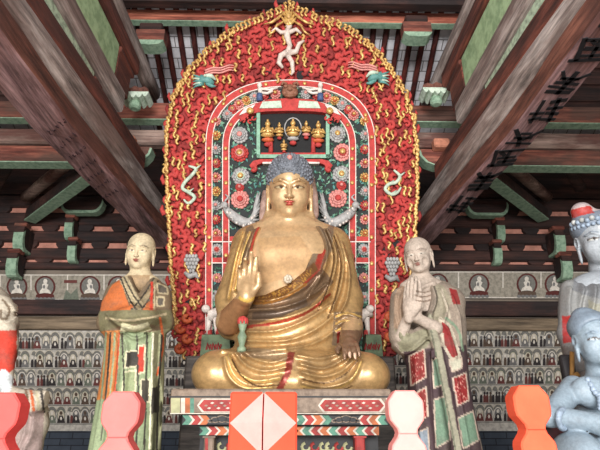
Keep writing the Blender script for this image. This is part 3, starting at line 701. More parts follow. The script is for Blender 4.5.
def arch(uc, W, vs, vt, vb, n=2.5, k=28):
    p = [(uc-W, vb), (uc-W, (vb+vs)/2)]
    for i in range(k+1):
        a = PI*i/k; c, s_ = math.cos(PI-a), math.sin(PI-a)
        p.append((uc+W*math.copysign(abs(c)**(2/n), c), vs-(vs-vt)*abs(s_)**(2/n)))
    return p+[(uc+W, (vb+vs)/2), (uc+W, vb)]
A1 = lambda d: arch(290.5, 84-d, 150, 82+d, 356)
A2 = lambda d: arch(289.2, 66-d, 150, 101+d, 356)
def slab(b, poly, o0, o1, mat=0):
    n = len(poly); b.add([N_(u, v, o0) for u, v in poly]+[N_(u, v, o1) for u, v in poly], [tuple(range(n)), tuple(range(2*n-1, n-1, -1))]+[(i, (i+1) % n, n+(i+1) % n, n+i) for i in range(n)], mat)
def band(b, pa, pb, o0, o1, mat=0):
    n = len(pa); V = [N_(*q, o1) for q in pa]+[N_(*q, o1) for q in pb]+[N_(*q, o0) for q in pa]+[N_(*q, o0) for q in pb]
    Fc = []
    for i in range(n-1): Fc += [(i, i+1, n+i+1, n+i), (i, i+1, 2*n+i+1, 2*n+i), (n+i, n+i+1, 3*n+i+1, 3*n+i)]
    b.add(V, Fc, mat)
b = MB(); slab(b, dens(flame_out, 8), -.12, 0.); b.build('back_board', NM['dred'], nim)
# red flame border: curling tongues and spirals in relief
b = MB(); g = MB(); rr = random.Random(11)
ipoly, opoly = A1(-1), flame_out
def relp(u, v, path, off, rad, bb, n=5, mat=0):
    bb.tube([N_(u+x, v+y, off+(0.012 if len(path) > 3 and 1 <= i < len(path)-1 else 0)) for i, (x, y) in enumerate(path)], rad, n, mat)
cells = []
v = 12.0; row = 0
while v < 356:
    u = 164.0+(row % 2)*4.6
    while u < 420:
        x, y = u+rr.uniform(-1.6, 1.6), v+rr.uniform(-1.6, 1.6)
        if inside(np.array([x]), np.array([y]), opoly)[0] and not inside(np.array([x]), np.array([y]), ipoly)[0]: cells.append((x, y))
        u += 9.2
    v += 7.6; row += 1
for (u, v) in cells:
    s = 1 if rr.random() < .5 else -1; sz = rr.uniform(.8, 1.2); path = []
    a0 = rr.uniform(0, 1.0)
    for i in range(11):
        a = a0+i/10*1.9*PI; r = (4.0-3.0*i/10)*sz; path.append((s*r*math.cos(a), -r*math.sin(a)))
    path = [(path[0][0]+s*1.6, path[0][1]-8.0*sz), (path[0][0]+s*1.9, path[0][1]-4.0*sz)]+path
    relp(u, v, path, .012, [.012, .024*sz]+[.026*sz]*(len(path)-5)+[.02, .016, .010], b, 5, 0 if rr.random() < .8 else 1)
b.build('flame_relief', [NM['red'], NM['dred']], nim, smooth=True)
TIPS = []
def gold_s(u, v, s, h, r=.013):
    g = MB(); TIPS.append((r*h, g))
    path = [(s*(-1.7), -h*.42), (s*(-.3), -h*.5), (s*1.1, -h*.36), (s*.5, -h*.1), (s*(-.7), h*.08), (s*(-1.1), h*.32), (s*.2, h*.5), (s*1.4, h*.40)]
    relp(u, v, path, .055, [r*.6, r, r, r*1.15, r*1.15, r, r, r*.6], g)
for (u, v) in cells:
    dd = abs(u-290)
    if rr.random() < (.50 if dd > 45 else .35): gold_s(u+rr.uniform(-3, 3), v+rr.uniform(-3, 3), rr.choice((-1, 1)), rr.uniform(6.5, 10), rr.uniform(.013, .018))
for (u, v) in dens(flame_out[1:-1], 4.2):
    cx = 290; e = 1 if u > cx else -1
    gold_s(u-e*1.2+rr.uniform(-1, 1), v+rr.uniform(-1.2, 1.2), e, rr.uniform(5.5, 8), .016)
TIPS.sort(key=lambda q: -q[0])
for _, g in TIPS[:100]: g.build('gilded_flame_tip', NM['gold'], nim, smooth=True)
g = MB()
for _, q in TIPS[100:]: g.add(q.v, q.f)
props(g.build('gilded_flame_tips', NM['gold'], nim, smooth=True), kind='stuff')
# red flame points along the rim
b = MB()
for (u, v) in dens(flame_out[1:-1], 6):
    e = 1 if u > 290 else -1; hh = 1 if v < 110 else .6
    b.add([N_(u-e*3, v+3, .0), N_(u+e*.5, v+4, .0), N_(u+e*(1.6 if hh < 1 else 1.0), v-3.4, .01), N_(u-e*2.2, v-2, .03)], [(0, 1, 3), (1, 2, 3), (0, 3, 2), (0, 2, 1)])
b.build('rim_points', NM['red'], nim)
# inner field, floral band, red strips
b = MB(); slab(b, A1(2), 0, .012, 0); b.build('dark_field', NM['blackgreen'], nim)
for nmx, A in (('outer_red_strip', A1), ('inner_red_strip', A2)):
    b = MB(); band(b, A(0), A(6.2), .0, .05, 0); band(b, A(-.4), A(.4), .0, .056, 1); band(b, A(5.9), A(6.7), .0, .056, 1)
    b.build(nmx, [NM['red'], NM['white']], nim)
b = MB()
for (u, v) in A1(3)[2:-2][::3]+A2(3)[2:-2][::4]+[(290.5+s*80.5, v) for s in (-1, 1) for v in range(160, 350, 26)]+[(289+s*62.5, v) for s in (-1, 1) for v in range(160, 350, 24)]:
    b = MB(); b.ball(N_(u, v, .055), (.026, .014, .026), 0, 6, 4); b.build('gilded_stud', NM['gold'], nim, smooth=True)
# cross bars left and right of the statue
for s in (-1, 1):
    for v in (239.5, 260.5):
        b = MB(); ua, ub = (211, 246) if s < 0 else (340, 370); band(b, [(ua, v-2.4), (ub, v-2.4)], [(ua, v+2.6), (ub, v+2.6)], 0, .05, 0); band(b, [(ua, v+2.4), (ub, v+2.4)], [(ua, v+3.4), (ub, v+3.4)], 0, .054, 1)
        b.build('cross_bar', [NM['red'], NM['white']], nim)
# leaves scattered over the dark fields
b = MB()
for _ in range(3600):
    u, v = rr.uniform(206, 376), rr.uniform(86, 350); q = (np.array([u]), np.array([v]))
    if not inside(*q, A1(6))[0]: continue
    if 256 < u < 330 and 112 < v < 168: continue
    a = rr.uniform(0, 2*PI); L_ = rr.uniform(1.2, 3.0); w = L_*.45; ca, sa = math.cos(a), math.sin(a)
    b.add([N_(u+ca*L_, v+sa*L_, .02), N_(u-sa*w, v+ca*w, .034), N_(u-ca*L_, v-sa*L_, .02), N_(u+sa*w, v-ca*w, .03)], [(0, 1, 2, 3)], rr.choice((0, 0, 1, 2, 2)))
b.build('leaf_scrolls', [NM['green'], NM['teal'], NM['leaf2']], nim)
# flowers
def flower(u, v, r, c1, c2, c3, n=9):
    f = MB()
    for ring, (rad, of, cc, ps) in enumerate(((r*.78, .025, 0, .30), (r*.55, .045, 0, .26), (r*.30, .06, 1, .26))):
        for i in range(n+3-2*ring):
            a = 2*PI*(i+.5*ring)/(n+3-2*ring); c = N_(u+rad*math.cos(a), v+rad*math.sin(a), of); k = r*ps*.0103
            k *= rr.uniform(.75, 1.2); f.ball(c, (k, .018, k), cc, 6, 4)
    f.ball(N_(u, v, .075), (r*.0042, .02, r*.0042), 2, 8, 5)
    f.build('flower', [NM[c1], NM[c2], NM[c3]], nim, smooth=True)
for (l, r_) in (((240, 136, 8.5, 'silver', 'silver', 'pink'), (337, 135, 8.5, 'silver', 'silver', 'gold')), ((240, 154, 9, 'red', 'pink', 'gold'), (342, 153, 9, 'pink', 'red', 'gold')), ((241, 177, 9, 'silver', 'paleg', 'gold'), (341, 175, 9, 'silver', 'paleg', 'gold')), ((240, 188, 4.5, 'red', 'red', 'pink'), (341, 186, 5, 'red', 'red', 'pink')), ((240.5, 200, 9.5, 'pink', 'pink', 'red'), (337.5, 199, 9.5, 'pink', 'pink', 'red'))):
    flower(*l, 11); flower(*r_, 11)
cyc = [('pink', 'red', 'gold'), ('gold', 'orange', 'gold'), ('silver', 'silver', 'pink'), ('red', 'pink', 'gold')]
for s in (-1, 1):
    for i, v in enumerate(range(122, 236, 14)): flower(290.5+s*74.0, v, 5.0, *cyc[(i+(s > 0)) % 4], 7)
    for i, (u, v) in enumerate([q for q in arch(290.5, 72, 150, 94.5, 356, k=22)[2:-2] if 14 < s*(q[0]-290.5) < 70.5 and q[1] < 122]): flower(u, v, 4.8 if i % 2 else 5.6, *cyc[(i+2) % 4], 9)
    flower(290.5+s*73, 250, 6, 'silver', 'pink', 'red', 9); flower(290.5+s*73, 278, 5, 'pink', 'pink', 'gold', 8); flower(290.5+s*73, 297, 5, 'silver', 'green', 'pink', 8)
# canopy over the niche
b = MB()
top = [(240, 121), (246, 113), (256, 107), (268, 103), (290, 101.5), (312, 103), (324, 107), (334, 113), (341, 121)]
bot = [(243, 124), (250, 118), (258, 115.5), (268, 114.5), (290, 114), (312, 114.5), (322, 115.5), (331, 118), (338, 124)]
band(b, top, bot, .0, .10, 0); b.build('canopy', NM['red'], nim)
for s in (-1, 1):
    b = MB(); uc = 290; q = [(uc+s*9, 104.5), (uc+s*27, 105.5), (uc+s*30, 112), (uc+s*8, 111.5)]; slab(b, q if s > 0 else q[::-1], .09, .112); b.build('canopy_panel', NM['paleg'], nim)
    b = MB(); q = [(uc+s*34, 108), (uc+s*45, 112), (uc+s*50, 119), (uc+s*38, 114)]; slab(b, q if s > 0 else q[::-1], .09, .112); b.build('canopy_panel', NM['white'], nim)
    b = MB()
    for i in range(4): b.tube([N_(uc+s*(36+3.4*i)+2.6*math.cos(a+i)*(1-.1*j), 121+(i%2)*3+2.4*math.sin(a+i)*(1-.1*j), .09) for j, a in enumerate(np.linspace(0, 5, 7))], .012, 5)
    b.build('red_scroll', NM['red'], nim, smooth=True)
    b = MB(); b.ball(N_(uc+s*39, 115, .13), (.045, .03, .045)); b.build('gilded_boss', NM['gold'], nim, smooth=True)
    # small white child figures on the arch
    b = MB(); k = uc+s*26; c = lambda u, v: N_(u, v, .09)
    b.ball(c(k+s*4, 88.5), (.032, .03, .035)); b.tube([c(k+s*4, 91), c(k+s*3, 97)], [.026, .03], 7); b.tube([c(k+s*3, 92), c(k-s*6, 93), c(k-s*14, 91)], [.018, .015, .012], 6); b.tube([c(k+s*3, 96), c(k-s*4, 96.5), c(k-s*9, 94)], [.018]*3, 6)
    b.build('child_figure', NM['white'], nim, smooth=True)
    b = MB(); b.tube([c(k+s*4, 97), c(k+s*4, 104)], [.036, .04], 8); b.build('blue_pedestal', NM['blue'], nim, smooth=True)
# beast mask
b = MB(); c = lambda u, v, o=.1: N_(u, v, o)
b.ball(c(290, 95, .09), (.10, .07, .10), 0, 10, 8)
for s in (-1, 1):
    b.ball(c(290+s*4, 92, .15), (.03, .025, .022)); b.tube([c(290+s*3, 88), c(290+s*7, 86), c(290+s*8, 89)], .02, 6); b.ball(c(290+s*5, 98, .13), (.035, .03, .03))
b.ball(c(290, 95.5, .165), (.03, .03, .022)); b.tube([c(285, 100, .13), c(290, 101.5, .15), c(295, 100, .13)], .018, 6)
b.build('beast_mask', NM['brown'], nim, smooth=True)
# niche with gilded figurines
b = MB(); slab(b, [(257, 158), (257, 120), (262, 114), (326, 114), (330, 120), (330, 158)], .012, .02); nic = b.build('niche', NM['dark'], nim)
b = MB()
for q in (([(257, 114), (257, 160)], [(260.5, 114), (260.5, 160)]), ([(325.5, 114), (325.5, 160)], [(329, 114), (329, 160)]), ([(257, 156.5), (329, 156.5)], [(257, 160), (329, 160)])): band(b, *q, .0, .08)
b.build('niche_frame', NM['green'], nic)
b = MB(); band(b, [(261, 154), (325, 154)], [(261, 156.5), (325, 156.5)], .0, .05); b.build('red_sill', NM['red'], nic)
def figurine(u, v, h, lotus, turn=0):
    f = MB(); k = h*.0101; o = .07; c = lambda x, y, z=0: N_(u+x*h, v+y*h, o+z)
    f.ball(c(0, -.42), (.16*k, .15*k, .18*k), 0, 8, 6); f.ball(c(0, -.58), (.08*k, .08*k, .09*k), 0, 6, 5); f.ball(c(0, -.12), (.22*k, .17*k, .28*k), 0, 8, 6); f.ball(c(0, .13, .02), (.40*k, .22*k, .14*k), 0, 8, 6)
    for s in (-1, 1): f.tube([c(.2*s, -.24), c(.32*s, -.02), c(.08*s+turn*.1, -.05, .05)], [.08*k, .075*k, .06*k], 6)
    f.ball(c(0, .34), (.36*k, .2*k, .12*k), 1, 10, 5); f.ball(c(0, .55), (.22*k, .16*k, .14*k), 2, 8, 5)
    if h > 19.5 and lotus == 'silver': f.tube([c(.42*math.cos(a), -.22+.52*math.sin(a), -.03) for a in np.linspace(0, 2*PI, 17)], .022*k*2, 5, 3)
    f.build('figurine', [NM['gold'], NM[lotus], NM['red'], NM['silver']], nic, smooth=True)
figurine(293, 134, 20, 'silver'); figurine(268, 135, 21, 'orange'); figurine(318, 136, 20, 'orange'); figurine(279.5, 133, 13, 'gold', 1); figurine(306, 132, 14, 'pink', -1); figurine(284, 148, 10, 'gold')
for u in (271, 313): 
    b = MB(); b.tube([N_(u, 154, .05), N_(u, 138, .05)], [.03, .022], 6); b.build('red_post', NM['red'], nic, smooth=True)
# red shelf below the niche with curled ends
for s in (-1, 1):
    b = MB(); p0 = [(291+s*7, 161.5), (291+s*30, 161.5), (291+s*37, 163), (291+s*41, 167.5)]; p1 = [(291+s*7, 165), (291+s*28, 165), (291+s*33, 167), (291+s*36, 172)]
    band(b, p0, p1, .0, .09); b.tube([N_(291+s*(37+3*math.cos(a)*(1-.08*i)), 171-3*math.sin(a)*(1-.08*i), .08) for i, a in enumerate(np.linspace(.5, 6, 9))], .024, 6)
    b.build('red_shelf', NM['red'], nim)
    b = MB(); band(b, [(291+s*7, 164), (291+s*28, 164.4)], [(291+s*7, 166), (291+s*28, 166)], .0, .095); b.build('shelf_edge', NM['white'], nim)
# silver makara fish either side of the head
for s in (-1, 1):
    b = MB(); uc = 290; B_ = lambda du, v, o=.08: N_(uc+s*du, v, o)
    b.stube([B_(64, 209), B_(60, 214, .1), B_(53, 220, .11), B_(45, 224, .11), B_(38, 223, .1), B_(34, 217)], [.03, .05, .062, .06, .045, .02], 9)
    b.ball(B_(64.5, 207, .11), (.045, .04, .042)); b.tube([B_(66, 208, .12), B_(69, 211, .12)], [.02, .006], 6); b.stube([B_(64, 203, .1), B_(61, 199, .09), B_(64, 196, .08)], [.014, .012, .005], 6)
    for i in range(9):
        a = -.25+i*.19; L_ = 19+3*math.sin(i*2.0)+i*.6; u0, v0 = 44-i*1.0, 223-i*.4
        b.stube([B_(u0, v0, .13-.004*i), B_(u0-L_*.45*math.cos(a)*.7, v0-L_*.5*math.sin(a)-1, .13), B_(u0-L_*.62*math.cos(a), v0-L_*1.0*math.sin(a)-3, .10)], [.016, .021, .006], 6, 0, 3)
    for i in range(26):
        t_ = i/25; b.ball(B_(62-28*t_+rr.uniform(-1, 1), 212+14*math.sin(PI*t_*.8)+rr.uniform(-3, 3), .15), (.016, .014, .018), i % 2, 6, 4)
    b.build('crested_bird', [NM['silver'], NM['white']], nim, smooth=True)
    # dragon in the upper flames
    b = MB(); u0, v0 = (204, 82) if s < 0 else (378, 79); e = -s
    b.tube([N_(u0-e*2, v0+6, .07), N_(u0, v0, .09), N_(u0+e*7, v0+3, .10), N_(u0+e*11, v0+5, .09)], [.04, .055, .05, .02], 8)
    b.stube([N_(u0+e*4, v0+5, .1), N_(u0+e*9, v0+8, .11), N_(u0+e*13, v0+8, .1)], [.026, .024, .008], 6); b.stube([N_(u0+e*4, v0-1, .12), N_(u0+e*9, v0-1, .13), N_(u0+e*13, v0+2, .1)], [.03, .028, .008], 6, 1)
    for k_ in range(5): b.stube([N_(u0-e*1, v0+k_*1.6, .1), N_(u0-e*6, v0-2+k_*2.4, .1), N_(u0-e*10, v0-4+k_*3.4, .08)], [.02, .014, .004], 5, k_ % 2)
    b.ball(N_(u0+e*3, v0-.5, .15), .018, 1)
    b.build('dragon_head', [NM['teal'], NM['paleg']], nim, smooth=True)
    b = MB()
    for j in range(3): b.stube([N_(u0+e*x, v0-3-j*2.4-y*.45, .09) for x, y in ((2, 0), (10, 6), (18, 6), (26, 12), (31, 11))], [.013, .013, .012, .010, .004], 6)
    b.build('dragon_mane', NM['pink'], nim, smooth=True)
    # pale serpent lower down
    b = MB(); u0 = 190 if s < 0 else 390; w = [(0, 168), (6, 171), (2, 178), (-3, 184), (-5, 190), (0, 194), (5, 199), (0, 205), (-4, 201)] if s < 0 else [(2, 172), (7, 178), (4, 184), (-2, 186), (-5, 191), (0, 196), (5, 194), (8, 189)]
    b.stube([N_(u0+x*1.2, v, .08) for x, v in w], [.012]+[.022]*(len(w)-3)+[.018, .010], 7)
    for i in range(1, len(w)-1, 2): b.tube([N_(u0+w[i][0]*1.2, w[i][1], .09), N_(u0+w[i][0]*1.2+5, w[i][1]-4, .08)], [.016, .006], 5)
    b.build('serpent', NM['paleg'], nim, smooth=True)
    # grey pine-cone shaped bud on a cloud
    b = MB(); u0, v0 = (193, 265) if s < 0 else (391, 268)
    for r in range(5):
        for i in range(5-abs(r-1)): b.ball(N_(u0+(i-(4-abs(r-1))/2)*3.0, v0-8+r*3.6, .09-.004*r), (.022, .02, .026), 0, 6, 5)
    b.tube([N_(u0-7, v0+8, .07), N_(u0-2, v0+12, .08), N_(u0+4, v0+10, .08), N_(u0+7, v0+14, .07)], [.02, .035, .035, .012], 7)
    b.build('cone_bud', NM['silver'], nim, smooth=True)
    # beasts and riders at the foot
    u1 = 214 if s < 0 else 362; e = s
    b = MB(); b.tube([N_(u1-4, 322, .1), N_(u1, 314, .13), N_(u1+5, 311, .12), N_(u1+8, 316, .1)], [.03, .06, .05, .03], 8)
    for k in (-3, 3): b.tube([N_(u1+k, 317, .12), N_(u1+k*1.3, 326, .12), N_(u1+k*1.6, 335, .11)], [.035, .028, .022], 7)
    b.ball(N_(u1+e*6, 309, .15), (.05, .05, .045)); b.build('white_beast', NM['white'], nim, smooth=True)
    b = MB(); b.tube([N_(u1-e*5, 322, .1), N_(u1-e*6, 334, .11)], [.05, .035], 8); b.tube([N_(u1+e*4, 330, .1), N_(u1+e*3, 340, .1)], [.04, .03], 8); b.build('red_cloth', NM['red'], nim, smooth=True)
    b = MB(); b.tube([N_(u1-e*2, 292, .09), N_(u1-e*8, 296, .1), N_(u1-e*9, 303, .11), N_(u1-e*3, 306, .12)], [.02, .045, .045, .02], 8); b.build('grey_beast', NM['silver'], nim, smooth=True)
    b = MB()
    for j in range(4):
        uu, vv = (188, 318) if s < 0 else (388, 316); aa = np.linspace(0, 5.4, 9); b.tube([N_(uu+s*(j % 2)*7+4.4*math.cos(a)*(1-.08*i), vv+j*10+4.4*math.sin(a)*(1-.08*i), .08) for i, a in enumerate(aa)], .03, 6)
    b.build('coiled_beast', NM['orange'], nim, smooth=True)
    # green lotus block at the foot of the strips
    b = MB(); ua, ub = (204, 233) if s < 0 else (361, 378); slab(b, [(ua, 356), (ua+2, 334), (ub-1, 334), (ub+1, 356)], .0, .26); blk = b.build('green_block', plain('aged_green_wood', (104, 120, 92), .8, c2=(78, 90, 70), scale=10) if s < 0 else bpy.data.materials['aged_green_wood'], nim)
    b = MB()
    for j in range(3): b.tube([N_((ua+ub)/2-6+j*5+x, 346+y, .263) for x, y in ((-2, 2), (-1, -4), (1, 2), (2, -3))], .014, 5)
    b.build('red_scroll', NM['dred'], blk)
# white dancing figure and golden crest at the top
b = MB(); c = lambda u, v: N_(u, v, .1)
b.tube([c(288, 34), c(287, 41), c(290, 50), c(287, 58)], [.036, .04, .03, .036], 9); b.ball(c(289, 30.5), (.042, .04, .045))
b.tube([c(288, 37), c(281, 37), c(276, 33), c(272, 36)], [.03, .026, .022, .012], 7); b.tube([c(289, 37), c(296, 34), c(301, 38)], [.03, .026, .014], 7)
b.tube([c(287, 57), c(281, 60), c(279, 67), c(283, 72)], [.042, .036, .03, .018], 8); b.tube([c(288, 57), c(296, 56), c(299, 48), c(304, 45)], [.042, .034, .026, .012], 8); b.tube([c(288, 60), c(292, 66), c(293, 76), c(291, 79)], [.034, .03, .022, .01], 8)
b.build('dancing_figure', NM['flesh'], nim, smooth=True)
b = MB()
for i, (a, h) in enumerate(((-.75, 17), (-.45, 20), (-.2, 24), (0, 28), (.2, 24), (.45, 20), (.75, 17))):
    b.tube([N_(289+math.sin(a)*h*k*.75, 31-math.cos(a)*h*k*.9+2*math.sin(5*k+i)*.4, .08+.05*(1-k)) for k in (0, .3, .55, .8, 1)], [.016, .022, .019, .012, .004], 6)
for s in (-1, 1):
    b.tube([N_(289+s*x, y, .1) for x, y in ((3, 16), (11, 23), (17, 27), (25, 29))], [.014, .02, .018, .006], 6); b.tube([N_(289+s*x, y, .1) for x, y in ((5, 26), (12, 30), (15, 36), (21, 40))], [.012, .018, .016, .006], 6)
b.ball(N_(289, 22, .12), (.04, .035, .05)); b.build('golden_crest', NM['gold'], nim, smooth=True)
# flat dark patches painting the shade of pierced gaps below the dancing figure
b = MB()
for (u, v, r) in ((274, 75, 3.2), (281, 79, 2.6), (300, 76, 3.4), (308, 73, 3), (268, 72, 2.2), (186, 300, 4), (186, 285, 3), (396, 246, 4), (386, 252, 3.6), (396, 232, 3)): 
    b.add([N_(u+r*1.1*math.cos(a), v+r*1.4*math.sin(a), .03) for a in np.linspace(0, 2*PI, 10)[:-1]], [tuple(range(9))])
b.build('gap_shade_patches', NM['dark'], nim)
# base that carries the nimbus
b = MB(); A, B = P(186, 356, 5.35), P(394, 356, 5.35); b.box((A[0], 5.32, ZP), (B[0], 5.95, A[2]), 0, .02); b.build('base', wood('dark_nimbus_base', (64, 58, 54), (90, 82, 76), None, 'X'), nim)
# ================================================================== figures
FM = {}
FM['gild'] = painted('worn_gilding', .34, .38, .6, (88, 68, 50), 5, .3, .47, .70)
FM['skin_gold'] = painted('smooth_gilding', .36, .33, .45, (124, 94, 66), 4, .15, .48, .76)
FM['clay'] = painted('painted_clay', .72, 0, .55, (96, 88, 78), 9, .35, .46, .72, .3)
FM['clay_grey'] = painted('grey_painted_clay', .5, 0, .45, (120, 124, 130), 9, .25, .48, .75, .5)
FM['curl'] = plain('blue_grey_curls', (112, 116, 124), .6, vary=.5, scale=16)
FM['bead'] = plain('grey_blue_beads', (150, 166, 184), .45, vary=.4, scale=20)
def sculpt_obj(name, vol, mat, parent, paint):
    V, Q = vol.mesh(); pt = paint(V); return mesh_obj(name, V, Q, mat, parent, None, pt.c if hasattr(pt, 'c') else pt, True)

# ------------------------------------------------------------ seated Buddha
ZT = 1.865                                     # top of the throne
bud = thing('seated_buddha', 'large gilded seated Buddha with raised right hand on the painted throne', 'statue', (0, 4.6, ZT))
h0 = .0105
W = .455; hd = Head(P(289.5, 190, 4.70), W, frame(math.radians(19)))
body = Vol((-.95, 4.0, ZT-.05), (.95, 5.3, 4.75), h0)
hd.sculpt(body)
for s in (-1, 1): body.ell(hd.p(s*.50, .02, -.40), np.array((.045, .07, .17))*W, .02, hd.R)
nk = P(289, 222, 4.86)
body.cap(hd.p(0, .12, -.35), nk, .165, .185, .05)
for i in (0, 1): 
    q = P(289, 213+i*6, 4.72); body.ell(P(289, 213.5+6*i, 4.80), (.185, .17, .03), .03)
body.pxloft([(221, 262, 317, 4.9, .16), (228, 246, 334, 4.88, .22), (240, 238, 343, 4.86, .27), (258, 238, 343, 4.83, .30), (280, 243, 340, 4.80, .31), (310, 246, 338, 4.78, .32), (350, 240, 345, 4.75, .34)], .10)
body.ell(P(272, 250, 4.66), (.20, .10, .16), .12); body.ell(P(306, 250, 4.66), (.20, .10, .16), .12)
# right forearm and open hand
wr = P(246.5, 297, 4.32); el = P(229, 322, 4.62)
body.cap(el, wr, .125, .072, .04)
hR = frame(math.radians(-8), math.radians(6)); hR = np.stack([hR[:, 0], hR[:, 1], hR[:, 2]], 1)
hand(body, P(246.5, 296, 4.31), hR, .232, (.12, .30, .62, .75), .1, 1, .03, .02)
# left hand laid on the knee
hl = np.array([[.97, -.1, -.2], [.12, -.35, .93], [-.2, -.93, -.32]]).T
zz = np.array([.02, -.90, -.38]); zz /= np.linalg.norm(zz); xx = np.array([-1., .1, .0]); xx -= zz*(xx@zz); xx /= np.linalg.norm(xx); yy = np.cross(zz, xx)
hL = np.stack([xx, -yy if yy[2] < 0 else yy, zz], 1)
hand(body, P(348, 341, 4.24), hL, .185, (.35, .3, .3, .4), .9, 1, .05, .02)
body.cap(P(352, 326, 4.50), P(349, 341, 4.28), .10, .085, .03)
def pb(V):
    p = Paint(V, (200, 166, 124)); p.poly([(225, 296), (243, 300), (250, 304), (240, 345), (215, 335)], (156, 106, 70), 4.75, .8)
    p.poly([(330, 330), (368, 330), (370, 368), (330, 368)], (112, 82, 66), 99, .85)
    hd.colour(p, (158, 124, 88), (164, 66, 54), (206, 188, 150), (70, 58, 48), (226, 150, 130), (118, 90, 64))
    p.poly([(258, 238), (300, 236), (318, 262), (300, 274), (262, 285)], (184, 140, 92), 4.72, .45)
    p.line([(240, 298), (247, 301), (255, 298)], 1.6, (238, 196, 104)); return p
sculpt_obj('body', body, FM['skin_gold'], bud, pb)
# robe
robe = Vol((-1.0, 3.95, ZT-.05), (1.05, 5.35, 3.95), h0)
robe.pxloft([(224, 254, 325, 4.93, .16), (230, 243, 337, 4.90, .235), (242, 235, 346, 4.87, .29), (260, 233, 348, 4.84, .33), (285, 238, 344, 4.81, .345), (312, 240, 344, 4.79, .36), (340, 236, 350, 4.76, .40), (372, 226, 356, 4.74, .42)], .05)
robe.ell(P(293, 328, 4.52), (.43, .17, .26), .12)
robe.cap(P(249, 243, 4.87), P(233, 300, 4.78), .16, .165, .06); robe.cap(P(233, 300, 4.78), P(231, 326, 4.76), .16, .13, .05)
robe.cap(P(334, 244, 4.88), P(345, 300, 4.76), .16, .17, .07); robe.cap(P(345, 300, 4.76), P(350, 332, 4.50), .165, .115, .05)
robe.ell(P(217.5, 374, 4.40), (.215, .26, .185), .06); robe.ell(P(366, 376, 4.40), (.20, .26, .175), .06)
robe.cap(P(262, 362, 4.72), P(220, 373, 4.42), .19, .17, .08); robe.cap(P(320, 362, 4.72), P(364, 374, 4.42), .18, .165, .08)
robe.cap(P(218, 380, 4.32), P(300, 382, 4.20), .145, .115, .07); robe.cap(P(366, 381, 4.32), P(292, 382, 4.22), .135, .11, .06)
robe.ell(P(290, 366, 4.45), (.50, .32, .15), .08)
robe.ell(P(345, 362, 4.36), (.17, .17, .12), .05)
# opening over the chest
YC = 4.55
op = [(P(u, v, YC)[0], P(u, v, YC)[2]) for u, v in ((268, 214), (262, 223), (255, 236), (250, 256), (247, 284), (251, 297), (266, 296), (288, 287), (305, 272), (313, 250), (317, 232), (312, 214))]
a = np.array(op); sl_, (x_, y_, z_) = robe.sub((a[:, 0].min()-.1, 4.0, a[:, 1].min()-.1), (a[:, 0].max()+.1, 4.82, a[:, 1].max()+.1))
dd = np.maximum(poly2d(x_, z_, op), y_-4.80); robe.d[sl_] = -smin(-robe.d[sl_], dd, .015)
fl = robe.fold
for pts, Y, w, am in (
    # drapes over the right leg (picture left)
    ([(229, 356), (238, 372), (256, 382), (280, 379)], 4.22, .022, .035), ([(236, 354), (248, 367), (266, 373), (287, 369)], 4.25, .020, .032), ([(245, 354), (258, 362), (274, 365), (289, 360)], 4.3, .018, .028),
    ([(225, 358), (231, 378), (246, 389), (272, 388)], 4.2, .022, .035), ([(224, 352), (250, 355), (286, 353)], 4.35, .025, .025),
    ([(302, 374), (322, 378), (342, 371), (357, 356)], 4.22, .020, .034), ([(300, 366), (322, 370), (340, 362), (349, 356)], 4.25, .018, .030), ([(302, 384), (326, 388), (350, 380), (360, 362)], 4.2, .020, .03), ([(297, 358), (318, 361), (336, 356)], 4.3, .018, .025),
    # belly
    ([(247, 332), (276, 333), (306, 322), (334, 302)], 4.42, .02, .03), ([(248, 341), (284, 343), (314, 332), (338, 312)], 4.42, .02, .03), ([(250, 351), (288, 352), (320, 342), (342, 324)], 4.42, .02, .028),
    ([(248, 302), (272, 303), (298, 294), (318, 276)], 4.5, .022, .04), ([(247, 311), (276, 312), (304, 303), (326, 284)], 4.48, .022, .045), ([(247, 321), (280, 322), (308, 312), (330, 294)], 4.45, .022, .035),
    # left shoulder cascade
    ([(319, 226), (327, 250), (322, 276), (308, 300)], 4.6, .018, .035), ([(327, 228), (336, 256), (331, 284), (319, 310)], 4.6, .018, .035), ([(335, 234), (343, 262), (339, 292), (330, 316)], 4.62, .018, .035), ([(342, 242), (349, 272), (346, 300), (338, 318)], 4.62, .016, .03),
    # right shoulder
    ([(252, 230), (243, 255), (236, 290)], 4.62, .018, .03), ([(245, 232), (236, 262), (229, 300)], 4.66, .018, .03), ([(258, 226), (251, 250), (247, 275)], 4.58, .016, .03),
    ([(336, 319), (346, 314), (358, 318)], 4.42, .015, .03), ([(336, 326), (347, 321), (360, 325)], 4.40, .015, .03), ([(337, 333), (348, 328), (361, 332)], 4.38, .015, .03)): fl(pts, Y, w*(1.15 if pts[0][1] < 300 and Y > 4.55 else .95), am*(1.7 if pts[0][1] < 300 and Y > 4.55 else 1.2), .35)
robe.cutbelow(ZT+.005)
